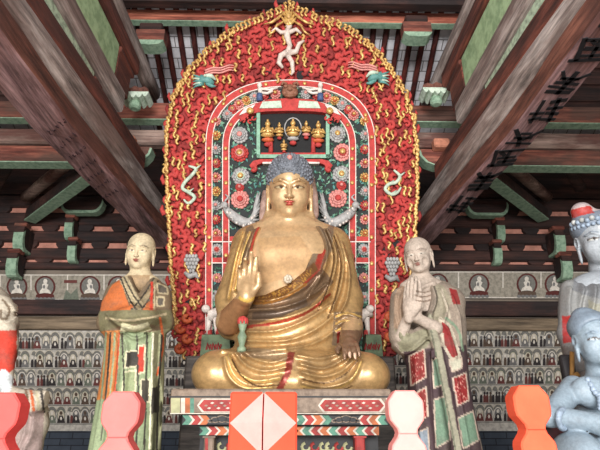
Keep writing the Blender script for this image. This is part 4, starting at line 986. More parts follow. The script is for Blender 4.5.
def pr(V):
    p = Paint(V, (190, 154, 104))
    gry, dk, gold, red = (128, 110, 92), (84, 70, 60), (232, 192, 116), (170, 58, 46)
    p.poly([(258, 222), (246, 228), (240, 262), (246, 284), (252, 256)], (132, 110, 84), 4.8)
    p.poly([(312, 218), (334, 226), (332, 250), (322, 268), (306, 280), (300, 278), (312, 256)], gry, 4.8, .85)
    p.poly([(320, 246), (326, 250), (318, 276), (306, 290), (302, 286), (314, 268)], red, 4.75)
    p.poly([(246, 300), (266, 303), (300, 290), (322, 268), (334, 282), (310, 306), (280, 316), (250, 326), (244, 314)], (112, 90, 72), 4.7, .9)
    p.poly([(252, 312), (280, 310), (306, 298), (308, 305), (282, 317), (252, 320)], dk, 4.7, .8)
    p.poly([(250, 292), (268, 291), (288, 283), (304, 270), (314, 262), (318, 270), (304, 283), (284, 296), (262, 303), (248, 303)], (118, 74, 36), 4.75)
    p.line([(250, 292), (268, 291), (288, 283), (304, 270)], 1.2, (176, 120, 56), 4.75); p.line([(248, 303), (266, 303), (286, 297), (306, 284)], 1.1, (176, 120, 56), 4.75)
    p.line([(247, 327), (280, 322), (308, 312), (330, 294)], 1.3, red, 4.7)
    p.line([(260, 224), (254, 238), (250, 256), (247, 276)], 1.3, (190, 70, 56), 4.75)
    p.poly([(334, 312), (362, 312), (364, 346), (332, 346)], gry, 4.7, .85)
    for v in (316, 323, 330): p.line([(336, v+1), (347, v-3), (361, v+1)], 1.0, gold, 4.65)
    p.poly([(337, 332), (350, 328), (362, 332), (362, 344), (337, 344)], (150, 56, 46), 4.65)
    p.poly([(288, 352), (295, 352), (291, 374), (282, 391), (275, 390), (284, 374)], (146, 62, 52), 4.6)
    p.poly([(236, 345), (288, 352), (286, 362), (240, 356)], gry, 4.55, .6)
    p.poly([(300, 360), (345, 352), (352, 362), (310, 374)], (150, 122, 86), 4.5, .6)
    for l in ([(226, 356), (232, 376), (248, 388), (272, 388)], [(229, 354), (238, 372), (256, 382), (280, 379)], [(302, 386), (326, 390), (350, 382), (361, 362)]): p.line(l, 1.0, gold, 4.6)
    for l in ([(232, 357), (241, 373), (258, 384), (280, 382)], [(302, 377), (324, 381), (344, 373), (358, 358)], [(304, 387), (328, 392), (352, 384)], [(326, 228), (334, 254), (329, 282), (318, 308)], [(334, 234), (341, 262), (337, 290), (328, 316)]): p.line([(a_, b_+2.2) for a_, b_ in l], .8, (96, 70, 44), 4.8)  # dark lines paint in the shade of the grooves beside the folds
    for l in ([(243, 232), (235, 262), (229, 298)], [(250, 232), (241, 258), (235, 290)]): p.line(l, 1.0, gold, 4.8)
    n = rng.random(len(V)); m = (p.v > 268) & (p.v < 306) & (n < .3) & inside(p.u, p.v, [(250, 294), (268, 293), (288, 285), (304, 272), (316, 266), (304, 283), (284, 296), (262, 302)]); p.mask(m & (V[:, 1] < 4.75), (190, 140, 60))
    return p
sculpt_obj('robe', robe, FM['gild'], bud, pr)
# hair: cap of curls with a low top-knot
hv = Vol(hd.o-.42, hd.o+np.array([.42, .45, .62]), .010)
hv.ell(hd.p(0, .13, .30), np.array((.53, .60, .50))*W, .02, hd.R); hv.ell(hd.p(0, .18, .60), np.array((.28, .28, .16))*W, .12, hd.R); hv.ell(hd.p(0, .14, .70), np.array((.09, .10, .07))*W, .06, hd.R)
hv.ell(hd.p(0, -.42, -.14), np.array((.47, .42, .45))*W, .04, hd.R, 's'); hv.ell(hd.p(0, .1, -.55), np.array((.7, .8, .50))*W, .03, hd.R, 's')
V, Q = hv.mesh()
hair = mesh_obj('hair', V, Q, FM['curl'], bud, None, None, True)
cb = MB(); lv = hd.loc(V); sel = []
for i in rng.permutation(len(V)):
    if all((lv[i]-lv[j])@(lv[i]-lv[j]) > .080**2 for j in sel):
        sel.append(i)
    if len(sel) > 560: break
for i in sel:
    if lv[i][1] < .62: cb.ball(V[i], .034*W*1.1, 0, 6, 5)
cb.build('curls', FM['curl'], hair, True)
cb = MB(); cb.ball(hd.p(0, -.28, .70), .03, 0, 8, 6); cb.build('hair_jewel', NM['pink'], hair, True)
# pale ribbons hanging behind the ears, white knot on the sash, bracelet
rmat = plain('dusty_pink_ribbon', (176, 146, 134), .7, c2=(140, 112, 100))
for s, q in ((1, [(310, 178), (313, 195), (314, 215), (311, 222)]), (-1, [(267, 192), (265, 205), (264, 218), (263, 224)])):
    rb = MB(); rb.tube([P(u, v, 4.93) for u, v in q], [.05, .055, .055, .04], 8); rb.build('ear_ribbon', rmat, bud, True)
kb = MB()
for a_ in range(7): kb.ball(P(288+2.4*math.cos(a_*.9), 279+2.4*math.sin(a_*.9), 4.41), .022, 0, 6, 5)
kb.ball(P(288, 279, 4.39), .02); kb.build('sash_knot', plain('pale_knot', (206, 192, 170), .6), bud, True)
# offering stand beside the right forearm
c = P(241.5, 352, 4.36); t = thing('lotus_stand', 'small green baluster stand topped by a red lotus, below the raised hand', 'offering stand', tuple(c))
H = P(241.5, 316, 4.36)[2]-c[2]; b = MB()
b.lathe(c, [(.04, 0), (.04, .03), (.022, .05), (.034, .10), (.042, .13), (.022, .17), (.034, .21), (.044, .26), (.03, H-.10)], 12); b.build('baluster', plain('celadon_stand', (132, 150, 122), .6, c2=(100, 118, 96)), t, True)
b = MB(); b.lathe(c+np.array([0, 0, H-.10]), [(.02, 0), (.038, .025), (.042, .06), (.03, .09), (.01, .10)], 10)
for i in range(8): b.ball(c+np.array([.034*math.cos(i*PI/4), .034*math.sin(i*PI/4), H-.045]), (.015, .015, .032), 0, 6, 5)
b.build('red_lotus', NM['red'], t, True)

# ------------------------------------------------------------ painted throne
TM = {'board': plain('throne_board', (134, 116, 100), .7, c2=(98, 82, 70), scale=12), 'tgreen': plain('throne_green', (84, 132, 112), .7, vary=.45, scale=14), 'tred': plain('throne_red', (156, 50, 46), .7, vary=.45, scale=14), 'twhite': plain('throne_white', (196, 186, 172), .7, vary=.35, scale=14), 'tdark': plain('throne_dark', (44, 44, 46), .7, vary=.4), 'torange': plain('throne_orange', (176, 98, 56), .7, vary=.4), 'tolive': plain('throne_olive', (170, 168, 128), .7, vary=.3)}
TL = list(TM.values()); TI = {k: i for i, k in enumerate(TM)}
thr = thing('altar_throne', 'painted wooden throne with green, red and white chevron bands under the seated Buddha', 'throne', (0, 4.5, ZP))
def zat(v, Y): return Zv(v, Y)
Yt = 3.92
b = MB(); A = Xu(170, 400, Yt); B = Xu(392, 400, Yt); b.box((A, Yt, zat(414, Yt)), (B, 5.29, ZT), 0, .012); b.build('top_board', TM['board'], thr)
b = MB()
def cart(ua, ub, va, vb, mat, o, Y=Yt, cut=5):
    b.add([P(u, v, Y-o) for u, v in ((ua, (va+vb)/2), (ua+cut, va), (ub-cut, va), (ub, (va+vb)/2), (ub-cut, vb), (ua+cut, vb))], [tuple(range(6))], TI[mat])
for ua, ub in ((197, 262), (318, 386)):
    cart(ua, ub, 398.5, 412.5, 'twhite', .003); cart(ua+2, ub-2, 399.8, 411.4, 'tred', .006)
    for i in range(16):
        u = ua+9+(ub-ua-18)*i/15; v = 405.6+3*math.sin(i*2.1); b.add([P(u+x, v+y, Yt-.009) for x, y in ((-2.2, .2), (0, -1.1), (2, -.2), (.2, 1.1))], [(0, 1, 2, 3)], TI['twhite' if i % 3 else 'board'])
for ua, ub, m_ in ((171, 180, 'tolive'), (181, 185, 'twhite'), (185, 190, 'torange'), (190, 194, 'tgreen')): rectp(b, ua, 398, ub, 413, Yt, TI[m_], .004)
for ua, m_ in ((386, 'twhite'), (389, 'tolive')): rectp(b, ua, 398, ua+3, 413, Yt, TI[m_], .004)
rectp(b, 170, 396, 392, 397.6, Yt, TI['tdark'], .004); rectp(b, 170, 413, 392, 414, Yt, TI['twhite'], .004)
b.build('painted_cartouches', TL, thr)
def chev(name, ua, ub, va, vb, Y, yb, centre=None, base='tdark'):
    b = MB(); b.box((Xu(ua, va, Y), Y, zat(vb, Y)), (Xu(ub, va, Y), yb, zat(va, Y)), 0, .008); p = b.build(name, TM[base], thr)
    b = MB(); seq = ['tgreen', 'twhite', 'tred', 'twhite', 'torange', 'twhite']; w = 6.5; mid = (ua+ub)/2; i = 0; u = ua
    hv_ = (va+vb)/2
    while u < ub-2:
        if not any(c0-18 < u+w/2 < c0+18 for c0 in (centre or [])):
            e = 1 if ((u < mid and (not centre or u < centre[0])) or (centre and mid < u < centre[-1])) else -1; ww = w if i % 2 == 0 else 2.4
            sh = 4*e
            q = [(u, va+.8), (min(u+ww, ub), va+.8), (min(u+ww+sh, ub), hv_), (min(u+ww, ub), vb-.8), (u, vb-.8), (max(min(u+sh, ub), ua), hv_)]
            b.add([P(x, y, Y-.003) for x, y in q], [(0, 1, 2, 5), (5, 2, 3, 4)], TI[seq[i % 6]])
            u += ww; i += 1
        else:
            u += 3
    for c0 in (centre or []):
        for x, y, r in ((-7, 0, 4), (0, -1, 5), (7, 0, 4), (-12, 1, 2.4), (12, 1, 2.4)):
            b.add([P(c0+x+r*math.cos(a)*1.2, hv_+y+r*.8*math.sin(a), Y-.004) for a in np.linspace(0, 2*PI, 9)[:-1]], [tuple(range(8))], TI['board'])
            b.add([P(c0+x+(r-1.2)*math.cos(a)*1.2, hv_+y+(r-1.2)*.8*math.sin(a), Y-.006) for a in np.linspace(0, 2*PI, 9)[:-1]], [tuple(range(8))], TI['tdark'])
    b.build('chevrons', TL, p)
chev('chevron_band', 182, 389, 414.3, 425.5, 3.97, 5.2, [222, 346])
chev('lower_band', 199, 379, 425.8, 436, 4.05, 5.1)
b = MB(); b.box((Xu(200, 440, 4.2), 4.2, ZP), (Xu(378, 440, 4.2), 5.0, zat(436, 4.2))); b.build('dark_panel', TM['tdark'], thr)
b = MB()
for ua in (222, 306, 330):
    for j in range(3): b.tube([P(ua+j*9+4*math.cos(a_), 447+4*math.sin(a_), 4.19) for a_ in np.linspace(0, 4.5, 8)], .012, 5, j % 2)
b.build('painted_scrolls', [TM['tolive'], TM['tred']], thr)
for u in (209, 360):
    b = MB(); x0 = Xu(u-5, 440, 4.06); x1 = Xu(u+5, 440, 4.06); b.box((x0, 4.06, ZP), (x1, 4.19, zat(436, 4.06)), 0, .01)
    b.box((x0-.01, 4.05, zat(438, 4.06)), (x1+.01, 4.19, zat(436, 4.06))); b.build('leg', TM['board'] if u < 300 else TM['tred'], thr)
b = MB(); rectp(b, 205, 438, 208, 470, 4.06, 0, .004); rectp(b, 357, 438, 360, 470, 4.06, 0, .004); b.build('red_stripe', TM['tred'], thr)

# ------------------------------------------------------------ left monk
def skirt_ripple(n, amp, z1, z0):
    def f(x, y, z, a): return amp*np.clip((z1-z)/(z1-z0), 0, 1)*np.sin(n*a+2.0*np.sin(3*a))
    return f
Ym = 4.40
lm = thing('monk_statue', 'standing shaven monk statue in orange and green patchwork robe', 'statue', (Xu(131, 470, Ym), Ym, ZP))
mh = Head(P(140.5, 251.5, Ym-.02), .250, frame(math.radians(14), math.radians(3), math.radians(2)), True, 0., 1.0)
mb = Vol((-1.75, 4.0, 2.45), (-1.0, 4.8, 3.45), .0088)
mh.sculpt(mb); mb.cap(mh.p(0, .12, -.35), P(140, 279, Ym+.05), .085, .095, .03); mb.ell(P(140, 284, Ym+.04), (.19, .13, .10), .05)
def pl(V):
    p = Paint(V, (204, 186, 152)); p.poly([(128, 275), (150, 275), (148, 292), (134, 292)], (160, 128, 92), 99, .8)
    mh.colour(p, (110, 94, 74), (132, 72, 60), (216, 206, 190), (40, 34, 30), None, (180, 160, 128)); return p
sculpt_obj('body', mb, FM['clay'], lm, pl)
rv = Vol((-2.05, 3.9, ZP-.02), (-.85, 4.95, 3.15), .0105)
rv.pxloft([(276, 131, 150, Ym+.06, .09), (280, 122, 160, Ym+.06, .14), (287, 115, 166, Ym+.05, .19), (300, 106, 169, Ym+.03, .22), (320, 104, 168, Ym, .25), (335, 107, 165, Ym, .25), (350, 107, 163, Ym, .25), (380, 104, 162, Ym, .27), (415, 99, 159, Ym, .29), (450, 94, 157, Ym, .31), (480, 86, 158, Ym, .32), (520, 84, 158, Ym, .32)], .03, pw=2.3, ripple=skirt_ripple(9, .022, 2.3, 1.1))
for s, (a_, b_) in ((-1, ((115, 292), (109, 322))), (1, ((162, 294), (162, 322)))): rv.cap(P(*a_, Ym+.02), P(*b_, Ym-.08), .08, .085, .05)
rv.cap(P(109, 322, Ym-.08), P(128, 316, Ym-.30), .095, .075, .05); rv.cap(P(162, 322, Ym-.08), P(146, 317, Ym-.30), .095, .075, .05)
rv.ell(P(136, 318, Ym-.29), (.16, .09, .07), .05)
rv.ell(P(134, 327, Ym-.29), (.10, .06, .035), .02)
op = [(P(u, v, 4.28)[0], P(u, v, 4.28)[2]) for u, v in ((129, 268), (133, 284), (140, 296), (146, 284), (152, 268))]; a = np.array(op)
sl_, (x_, y_, z_) = rv.sub((a[:, 0].min()-.1, 3.9, a[:, 1].min()-.1), (a[:, 0].max()+.1, 4.5, a[:, 1].max()+.1)); rv.d[sl_] = -smin(-rv.d[sl_], poly2d(x_, z_, op), .012)
for pts, Y, w, am in (([(127, 276), (134, 292), (143, 304)], 4.2, .014, .03), ([(153, 277), (144, 292), (134, 306)], 4.2, .014, .03), ([(122, 280), (130, 298), (138, 311)], 4.2, .014, .025), ([(157, 280), (149, 298), (140, 312)], 4.2, .014, .02), ([(110, 318), (130, 322), (160, 318)], 4.08, .018, .03), ([(104, 330), (112, 340), (109, 380), (104, 420)], 4.15, .018, .03), ([(112, 332), (119, 345), (117, 385), (112, 425)], 4.12, .016, .03), ([(120, 332), (126, 350), (124, 390), (120, 430)], 4.1, .016, .03), ([(151, 332), (149, 360), (150, 400), (148, 450)], 4.1, .016, .035), ([(158, 334), (156, 370), (157, 410), (153, 450)], 4.15, .016, .03), ([(122, 332), (134, 338), (146, 332)], 4.1, .014, .03), ([(104, 312), (120, 326), (134, 330)], 4.1, .016, .025)): rv.fold(pts, Y, w, am, .3)
def pv(V):
    F_ = 4.5; p = Paint(V, (118, 100, 78)); org, crm, grn, pg, dk, red = (192, 106, 58), (186, 170, 136), (112, 116, 84), (146, 160, 124), (58, 54, 48), (196, 62, 46)
    p.poly([(112, 285), (120, 279), (127, 300), (132, 312), (104, 314), (98, 308)], org, F_); p.poly([(131, 300), (142, 306), (152, 300), (156, 312), (128, 314)], org, F_)
    p.poly([(119, 279), (126, 274), (138, 296), (146, 306), (140, 312), (130, 303)], crm, F_); p.poly([(155, 276), (160, 280), (150, 300), (138, 313), (131, 310), (146, 292)], (150, 134, 104), F_)
    for l in ([(124, 277), (134, 296), (142, 307)], [(121, 279), (130, 300), (139, 313)], [(154, 278), (143, 296), (132, 309)], [(158, 281), (149, 299), (139, 313)]): p.line(l, .8, dk, F_)
    p.line([(152, 283), (151, 312)], 1.4, red, F_); p.line([(155, 284), (154, 312)], .7, crm, F_)
    for q in ([(157, 283), (167, 287), (168, 294), (158, 293)], [(157, 297), (164, 297), (164, 306), (157, 306)]): p.poly(q, (92, 84, 74), F_); p.line(q+[q[0]], .8, crm, F_)
    p.poly([(98, 311), (128, 310), (172, 310), (172, 330), (150, 324), (128, 324), (100, 332)], (120, 114, 84), F_); p.line([(106, 318), (130, 321), (166, 314)], 1.0, crm, F_)
    p.poly([(122, 322), (134, 326), (148, 322), (152, 330), (136, 335), (120, 331)], (190, 184, 150), F_)
    p.poly([(98, 332), (120, 330), (112, 440), (86, 440)], (186, 118, 64), F_); p.poly([(94, 400), (108, 400), (104, 470), (84, 470)], pg, F_)
    for k in (0, 1, 2, 3): p.line([(106+k*4.5, 333), (103+k*4.2, 380), (97+k*4.2, 440)], .9, (pg, dk, pg, (200, 84, 50))[k], F_)
    p.poly([(120, 332), (152, 332), (150, 470), (106, 470), (116, 400)], pg, F_)
    for q, c_ in (([(126, 352), (138, 350), (137, 366), (125, 368)], dk), ([(124, 372), (136, 370), (135, 392), (122, 394)], (150, 160, 120)), ([(138, 346), (145, 345), (144, 372), (137, 374)], red), ([(128, 398), (140, 396), (139, 412), (126, 414)], dk), ([(108, 425), (117, 418), (122, 432), (112, 442)], (186, 60, 50)), ([(141, 380), (150, 379), (149, 402), (141, 404)], (70, 66, 58))): p.poly(q, c_, F_); p.line(q+[q[0]], .7, (222, 214, 180), F_)
    for l in ([(122, 334), (124, 400), (118, 450)], [(137, 336), (138, 400), (136, 450)], [(147, 334), (146, 400), (144, 450)]): p.line(l, .9, dk, F_)
    p.poly([(152, 332), (170, 328), (164, 400), (162, 470), (148, 470), (150, 400)], (150, 150, 116), F_)
    p.line([(160, 318), (163, 345), (157, 375)], 1.2, (208, 100, 54), F_); p.line([(153, 334), (151, 400), (149, 460)], 1.0, (226, 222, 196), F_); p.line([(162, 335), (158, 400), (157, 460)], 1.0, dk, F_)
    q = [(152, 388), (160, 386), (159, 412), (151, 414)]; p.poly(q, dk, F_); return p
rv.cutbelow(ZP+.003); sculpt_obj('robe', rv, FM['clay'], lm, pv)

# ------------------------------------------------------------ right monk
rm = thing('monk_statue', 'gaunt standing monk statue with palms pressed together, right of the Buddha', 'statue', (Xu(443, 470, Ym), Ym, ZP))
gh = Head(P(418, 255.5, Ym-.03), .250, frame(math.radians(13), math.radians(-24), math.radians(-3)), True, .8, .97)
gb = Vol((.75, 3.85, 2.2), (1.75, 4.8, 3.45), .0088)
gh.sculpt(gb); gb.cap(gh.p(0, .14, -.33), P(421, 284, Ym+.05), .075, .085, .03)
gb.pxloft([(277, 410, 432, Ym+.05, .08), (284, 400, 446, Ym+.05, .13), (296, 398, 450, Ym+.03, .16), (315, 400, 448, Ym+.03, .17)], .05)
for i, v in enumerate((289, 293.5, 298, 302.5)): gb.fold([(417, v), (423, v+1.5), (430, v-.5)], 4.24, .009, .016, .25)
gb.chain([P(408, 284, 4.28), P(420, 288, 4.25), P(434, 283, 4.30)], [.018]*3, .03)
# forearms and hands in prayer
wR, wL = P(408, 316, 4.10), P(416, 317, 4.08)
gb.cap(P(401, 337, 4.20), wR, .058, .038, .02); gb.cap(P(436, 328, 4.14), wL, .056, .038, .02)
up = np.array([-.02, -.02, 1.]); 
for s, w_ in ((-1, P(409.5, 316, 4.06)), (1, P(415.5, 315, 4.11))):
    z_ = np.array([.05, -.12, 1.]); z_ /= np.linalg.norm(z_); n_ = np.array([s*.78, s*.62, 0.]); n_ -= z_*(n_@z_); n_ /= np.linalg.norm(n_); x_ = np.cross(n_, z_)
    Rr = np.stack([x_, n_, z_], 1); hand(gb, w_, Rr, .178, (.06, .05, .06, .08), .1, -1 if x_[1] > 0 else 1, .0, .01)
def pg_(V):
    p = Paint(V, (184, 168, 154)); gh.colour(p, (118, 102, 92), (142, 88, 78), (202, 190, 176), (42, 38, 36), None, (196, 186, 172))
    for v in (291, 295.5, 300): p.line([(416, v), (424, v+1.5), (432, v-.5)], .8, (128, 110, 96), 4.4)
    return p
sculpt_obj('body', gb, FM['clay'], rm, pg_)
gv = Vol((.7, 3.85, ZP-.02), (2.15, 4.95, 3.12), .0105)
gv.pxloft([(279, 413, 434, Ym+.09, .07), (284, 402, 448, Ym+.08, .13), (292, 395, 458, Ym+.06, .18), (306, 392, 463, Ym+.04, .22), (325, 393, 465, Ym+.02, .24), (345, 398, 465, Ym, .25), (365, 407, 466, Ym, .24), (400, 410, 470, Ym, .25), (450, 412, 480, Ym, .28), (480, 414, 486, Ym, .30), (520, 416, 492, Ym, .30)], .03, pw=2.3, ripple=skirt_ripple(8, .016, 2.1, 1.1))
gv.cap(P(400, 298, Ym), P(400, 334, Ym-.14), .08, .095, .05); gv.cap(P(454, 300, Ym), P(440, 328, Ym-.18), .09, .085, .05)
gv.ell(P(408, 340, Ym-.14), (.14, .13, .085), .05); gv.cap(P(404, 343, Ym-.12), P(428, 333, Ym-.14), .065, .05, .05)
gv.cap(P(447, 320, Ym-.14), P(455, 355, Ym-.10), .10, .045, .05)
gv.chain([P(428, 318, 4.16), P(437, 345, 4.10), P(447, 395, 4.07), P(458, 450, 4.03), P(462, 475, 4.02)], [.04, .042, .045, .048, .05], .025)
op = [(P(u, v, 4.2)[0], P(u, v, 4.2)[2]) for u, v in ((409, 270), (409, 286), (411, 298), (406, 312), (404, 326), (413, 330), (424, 322), (430, 308), (434, 294), (434, 270))]; a = np.array(op)
sl_, (x_, y_, z_) = gv.sub((a[:, 0].min()-.1, 3.85, a[:, 1].min()-.1), (a[:, 0].max()+.1, 4.40, a[:, 1].max()+.1)); gv.d[sl_] = -smin(-gv.d[sl_], np.maximum(poly2d(x_, z_, op), y_-4.38), .012)
for pts, Y, w, am in (([(408, 286), (402, 300), (401, 320), (406, 336)], 4.2, .014, .03), ([(434, 284), (436, 300), (430, 316)], 4.2, .014, .035), ([(441, 288), (446, 306), (442, 322)], 4.2, .014, .03), ([(398, 292), (395, 315), (399, 338)], 4.22, .014, .025), ([(397, 344), (410, 352), (428, 338)], 4.1, .014, .03), ([(452, 296), (458, 325), (459, 350)], 4.25, .014, .03), ([(440, 318), (452, 334), (458, 356)], 4.1, .014, .03), ([(418, 356), (420, 400), (424, 450)], 4.13, .014, .025), ([(430, 352), (433, 400), (438, 450)], 4.12, .014, .025), ([(455, 372), (462, 410), (468, 450)], 4.15, .014, .02)): gv.fold(pts, Y, w, am, .3)
def pq(V):
    F_ = 4.5; p = Paint(V, (148, 134, 120)); crm, red, grn, dk = (190, 178, 158), (138, 42, 42), (112, 138, 116), (74, 56, 60)
    p.poly([(404, 350), (466, 345), (492, 520), (410, 520)], dk, F_)
    p.poly([(402, 282), (411, 280), (405, 310), (402, 330), (394, 330), (394, 296)], (164, 138, 116), F_); p.poly([(432, 282), (444, 286), (452, 300), (442, 322), (430, 318), (438, 300)], (150, 142, 122), F_)
    p.poly([(394, 328), (410, 334), (430, 326), (436, 336), (424, 350), (400, 352)], (140, 138, 112), F_, .8)
    p.line([(434, 284), (437, 300), (431, 318)], .9, (100, 92, 80), F_); p.line([(442, 290), (450, 318)], 1.2, crm, F_); p.poly([(449, 288), (457, 290), (461, 305), (453, 304)], red, F_)
    for q, c_ in (([(409, 356), (424, 349), (426, 377), (411, 386)], red), ([(411, 396), (426, 387), (428, 416), (412, 424)], red), ([(453, 378), (466, 373), (469, 400), (457, 406)], red), ([(432, 360), (440, 357), (444, 385), (434, 388)], grn), ([(434, 400), (447, 395), (450, 440), (436, 448)], grn), ([(458, 418), (473, 411), (479, 440), (463, 449)], grn), ([(414, 434), (428, 428), (430, 462), (416, 462)], (140, 150, 160)), ([(449, 360), (462, 358), (462, 368), (452, 372)], (196, 192, 170))):
        p.poly(q, c_, F_); p.line(q+[q[0]], .7, (198, 178, 160), F_)
        if c_ is red:
            n_ = rng.random(len(V)) < .10; p.mask(n_ & inside(p.u, p.v, q) & (V[:, 1] < F_), (214, 150, 136))
    q = [(440, 318), (450, 326), (460, 356), (452, 360), (443, 344)]; p.poly(q, red, F_); p.line(q+[q[0]], 1.4, crm, F_); p.line([(446, 318), (458, 330), (463, 350)], 1.3, (120, 140, 116), F_)
    p.line([(428, 316), (437, 345), (447, 395), (458, 450), (462, 480)], 3.6, (148, 144, 124), 4.2); p.line([(431, 330), (441, 378), (452, 430), (459, 470)], .7, (104, 108, 90), 4.2)
    return p
gv.cutbelow(ZP+.003); sculpt_obj('robe', gv, FM['clay'], rm, pq)

# ------------------------------------------------------------ crowned bodhisattva at the right edge
Yb = 4.0
bo = thing('bodhisattva_statue', 'tall pale standing statue with grey crown and red hair bun at the right edge', 'statue', (Xu(606, 470, Yb), Yb, ZP))
bh = Head(P(598.5, 240, Yb-.05), .335, frame(math.radians(12), math.radians(-22), math.radians(-4)), True, 0., .95)
bb_ = Vol((1.7, 3.45, 2.3), (3.0, 4.5, 3.9), .010)
bh.sculpt(bb_); bb_.cap(bh.p(0, .12, -.35), P(605, 278, Yb+.05), .10, .12, .03); bb_.ell(P(605, 290, Yb), (.30, .18, .16), .06)
def pbo(V):
    p = Paint(V, (160, 166, 172)); bh.colour(p, (120, 130, 142), (150, 70, 66), (206, 206, 200), (50, 48, 50), (230, 226, 216)); return p
sculpt_obj('body', bb_, FM['clay_grey'], bo, pbo)
cv_ = Vol((1.7, 3.4, 2.9), (2.95, 4.55, 4.2), .010)
cv_.ell(bh.p(0, .14, .34), np.array((.545, .60, .46))*.345, .02, bh.R); cv_.ell(bh.p(0, -.42, -.16), np.array((.47, .42, .52))*.345, .03, bh.R, 's'); cv_.ell(bh.p(0, .1, -.52), np.array((.7, .8, .5))*.345, .02, bh.R, 's')
cv_.ell(bh.p(-.20, .02, .80), np.array((.25, .25, .23))*.345, .05, bh.R)
def pcr(V):
    q = bh.loc(V); p = Paint(V, (122, 132, 146)); p.mask(q[:, 2] > .72, (188, 170, 168)); p.mask((q[:, 2] > .66) & (q[:, 2] < .88) & (q[:, 0] < .0) & (q[:, 1] < .0), (176, 52, 44)); return p
cr = sculpt_obj('hair', cv_, FM['clay_grey'], bo, pcr)
b = MB()
for i in range(13):
    a_ = -1.3+2.6*i/12; b.ball(bh.p(.53*math.sin(a_), .13-.60*math.cos(a_), .50+.03*(i % 2)), .022, i % 2, 8, 6)
    b.ball(bh.p(.54*math.sin(a_), .13-.61*math.cos(a_), .38), .018, 0, 7, 5)
b.build('crown_beads', [FM['bead'], plain('pale_crown_beads', (186, 188, 186), .5)], cr, True)
bv = Vol((1.55, 3.4, ZP-.02), (3.2, 4.65, 3.4), .012)
bv.pxloft([(275, 592, 622, Yb+.05, .12), (282, 575, 640, Yb+.04, .19), (295, 566, 650, Yb+.02, .24), (320, 574, 645, Yb, .25), (350, 580, 640, Yb, .24), (400, 576, 645, Yb, .26), (450, 572, 650, Yb, .28), (520, 568, 655, Yb, .3)], .03, pw=2.2, ripple=skirt_ripple(8, .02, 2.2, 1.1))
bv.cap(P(571, 290, Yb), P(569, 335, Yb-.08), .085, .08, .04); bv.cap(P(569, 335, Yb-.08), P(576, 362, Yb-.22), .08, .075, .04)
for pts, Y, w, am in (([(590, 280), (586, 310), (588, 340)], 3.77, .016, .03), ([(578, 284), (574, 310), (578, 340)], 3.79, .016, .03), ([(600, 282), (597, 310)], 3.75, .016, .03)): bv.fold(pts, Y, w, am, .3)
def pbv(V):
    p = Paint(V, (134, 134, 132)); F_ = 4.2; p.poly([(576, 268), (600, 276), (604, 300), (588, 296), (572, 290)], (104, 106, 110), F_, .8)
    p.poly([(562, 316), (577, 316), (579, 340), (563, 344)], (170, 52, 50), F_); p.poly([(588, 300), (604, 306), (600, 330), (590, 326)], (150, 146, 120), F_, .6); p.poly([(562, 346), (585, 346), (590, 380), (560, 380)], (120, 112, 108), F_, .8); return p
bv.cutbelow(ZP+.003); sculpt_obj('robe', bv, FM['clay_grey'], bo, pbv)
b = MB(); b.box(tuple(P(569, 384, 3.70)-np.array([.035, .03, .0])), tuple(P(569, 362, 3.70)+np.array([.03, .03, .05])), 0, .015); b.tube([P(578, 374, 3.64), P(573, 378, 3.64), P(566, 390, 3.64)], [.02, .02, .014], 8, 1); b.tube([P(572, 352, 3.66), P(572, 394, 3.66)], .016, 8, 1)
b.build('held_staff', [plain('dark_hand_piece', (48, 44, 46), .6), plain('ochre_staff', (176, 128, 66), .6)], bo, True)

# ------------------------------------------------------------ kneeling attendant in front of it
Yk = 3.18
kn = thing('kneeling_attendant', 'blue-grey kneeling attendant statue with bead necklace and folded arms, lower right corner', 'statue', (Xu(596, 470, Yk), Yk, ZP))
kh = Head(P(595, 340, Yk-.03), .238, frame(math.radians(4), math.radians(-10), math.radians(-3)), True, 0., 1.0)
kb_ = Vol((1.4, 2.65, ZP-.02), (2.6, 3.55, 2.75), .0095)
kh.sculpt(kb_); kb_.cap(kh.p(0, .12, -.35), P(602, 374, Yk+.04), .075, .09, .03)
kb_.pxloft([(374, 588, 616, Yk+.04, .09), (382, 577, 630, Yk+.03, .13), (395, 574, 634, Yk+.02, .15), (420, 582, 630, Yk, .14), (450, 582, 632, Yk, .16), (475, 572, 642, Yk, .2)], .02)
kb_.ell(P(590, 392, Yk-.12), (.11, .07, .09), .06); kb_.ell(P(614, 392, Yk-.12), (.11, .07, .09), .06)
kb_.cap(P(574, 388, Yk+.0), P(551, 415, Yk-.18), .074, .058, .015); kb_.cap(P(551, 416, Yk-.18), P(604, 423, Yk-.36), .058, .044, .01)
kb_.ell(P(548, 417, Yk-.2), (.058, .058, .055), .02)
kb_.cap(P(632, 392, Yk+.02), P(636, 424, Yk-.1), .08, .07, .03); kb_.cap(P(636, 424, Yk-.1), P(600, 426, Yk-.32), .06, .05, .03)
xk = np.array([.1, -.3, -.9]); zk = np.array([1., -.2, -.05]); zk /= np.linalg.norm(zk); xk -= zk*(xk@zk); xk /= np.linalg.norm(xk)
hand(kb_, P(604, 424, Yk-.34), np.stack([xk, np.cross(zk, xk), zk], 1), .12, (.4, .4, .4, .4), .3, 1)
kb_.ell(P(578, 456, Yk-.24), (.115, .20, .125), .03); kb_.ell(P(620, 455, Yk-.2), (.18, .24, .14), .05)
kb_.cap(P(579, 460, Yk-.22), np.array([P(579, 452, Yk-.25)[0]+.05, Yk+.1, ZP+.30]), .11, .11, .04); kb_.ell(np.array([P(600, 470, Yk)[0], Yk+.02, ZP+.16]), (.38, .26, .2), .08)
def pk(V):
    p = Paint(V, (138, 154, 166)); kh.colour(p, (124, 140, 156), (166, 110, 110), (196, 206, 212), (70, 80, 90)); p.mask(V[:, 2] < P(590, 470, Yk)[2]-.12, (120, 60, 60)); return p
kb_.cutbelow(ZP+.003); sculpt_obj('body', kb_, FM['clay_grey'], kn, pk)
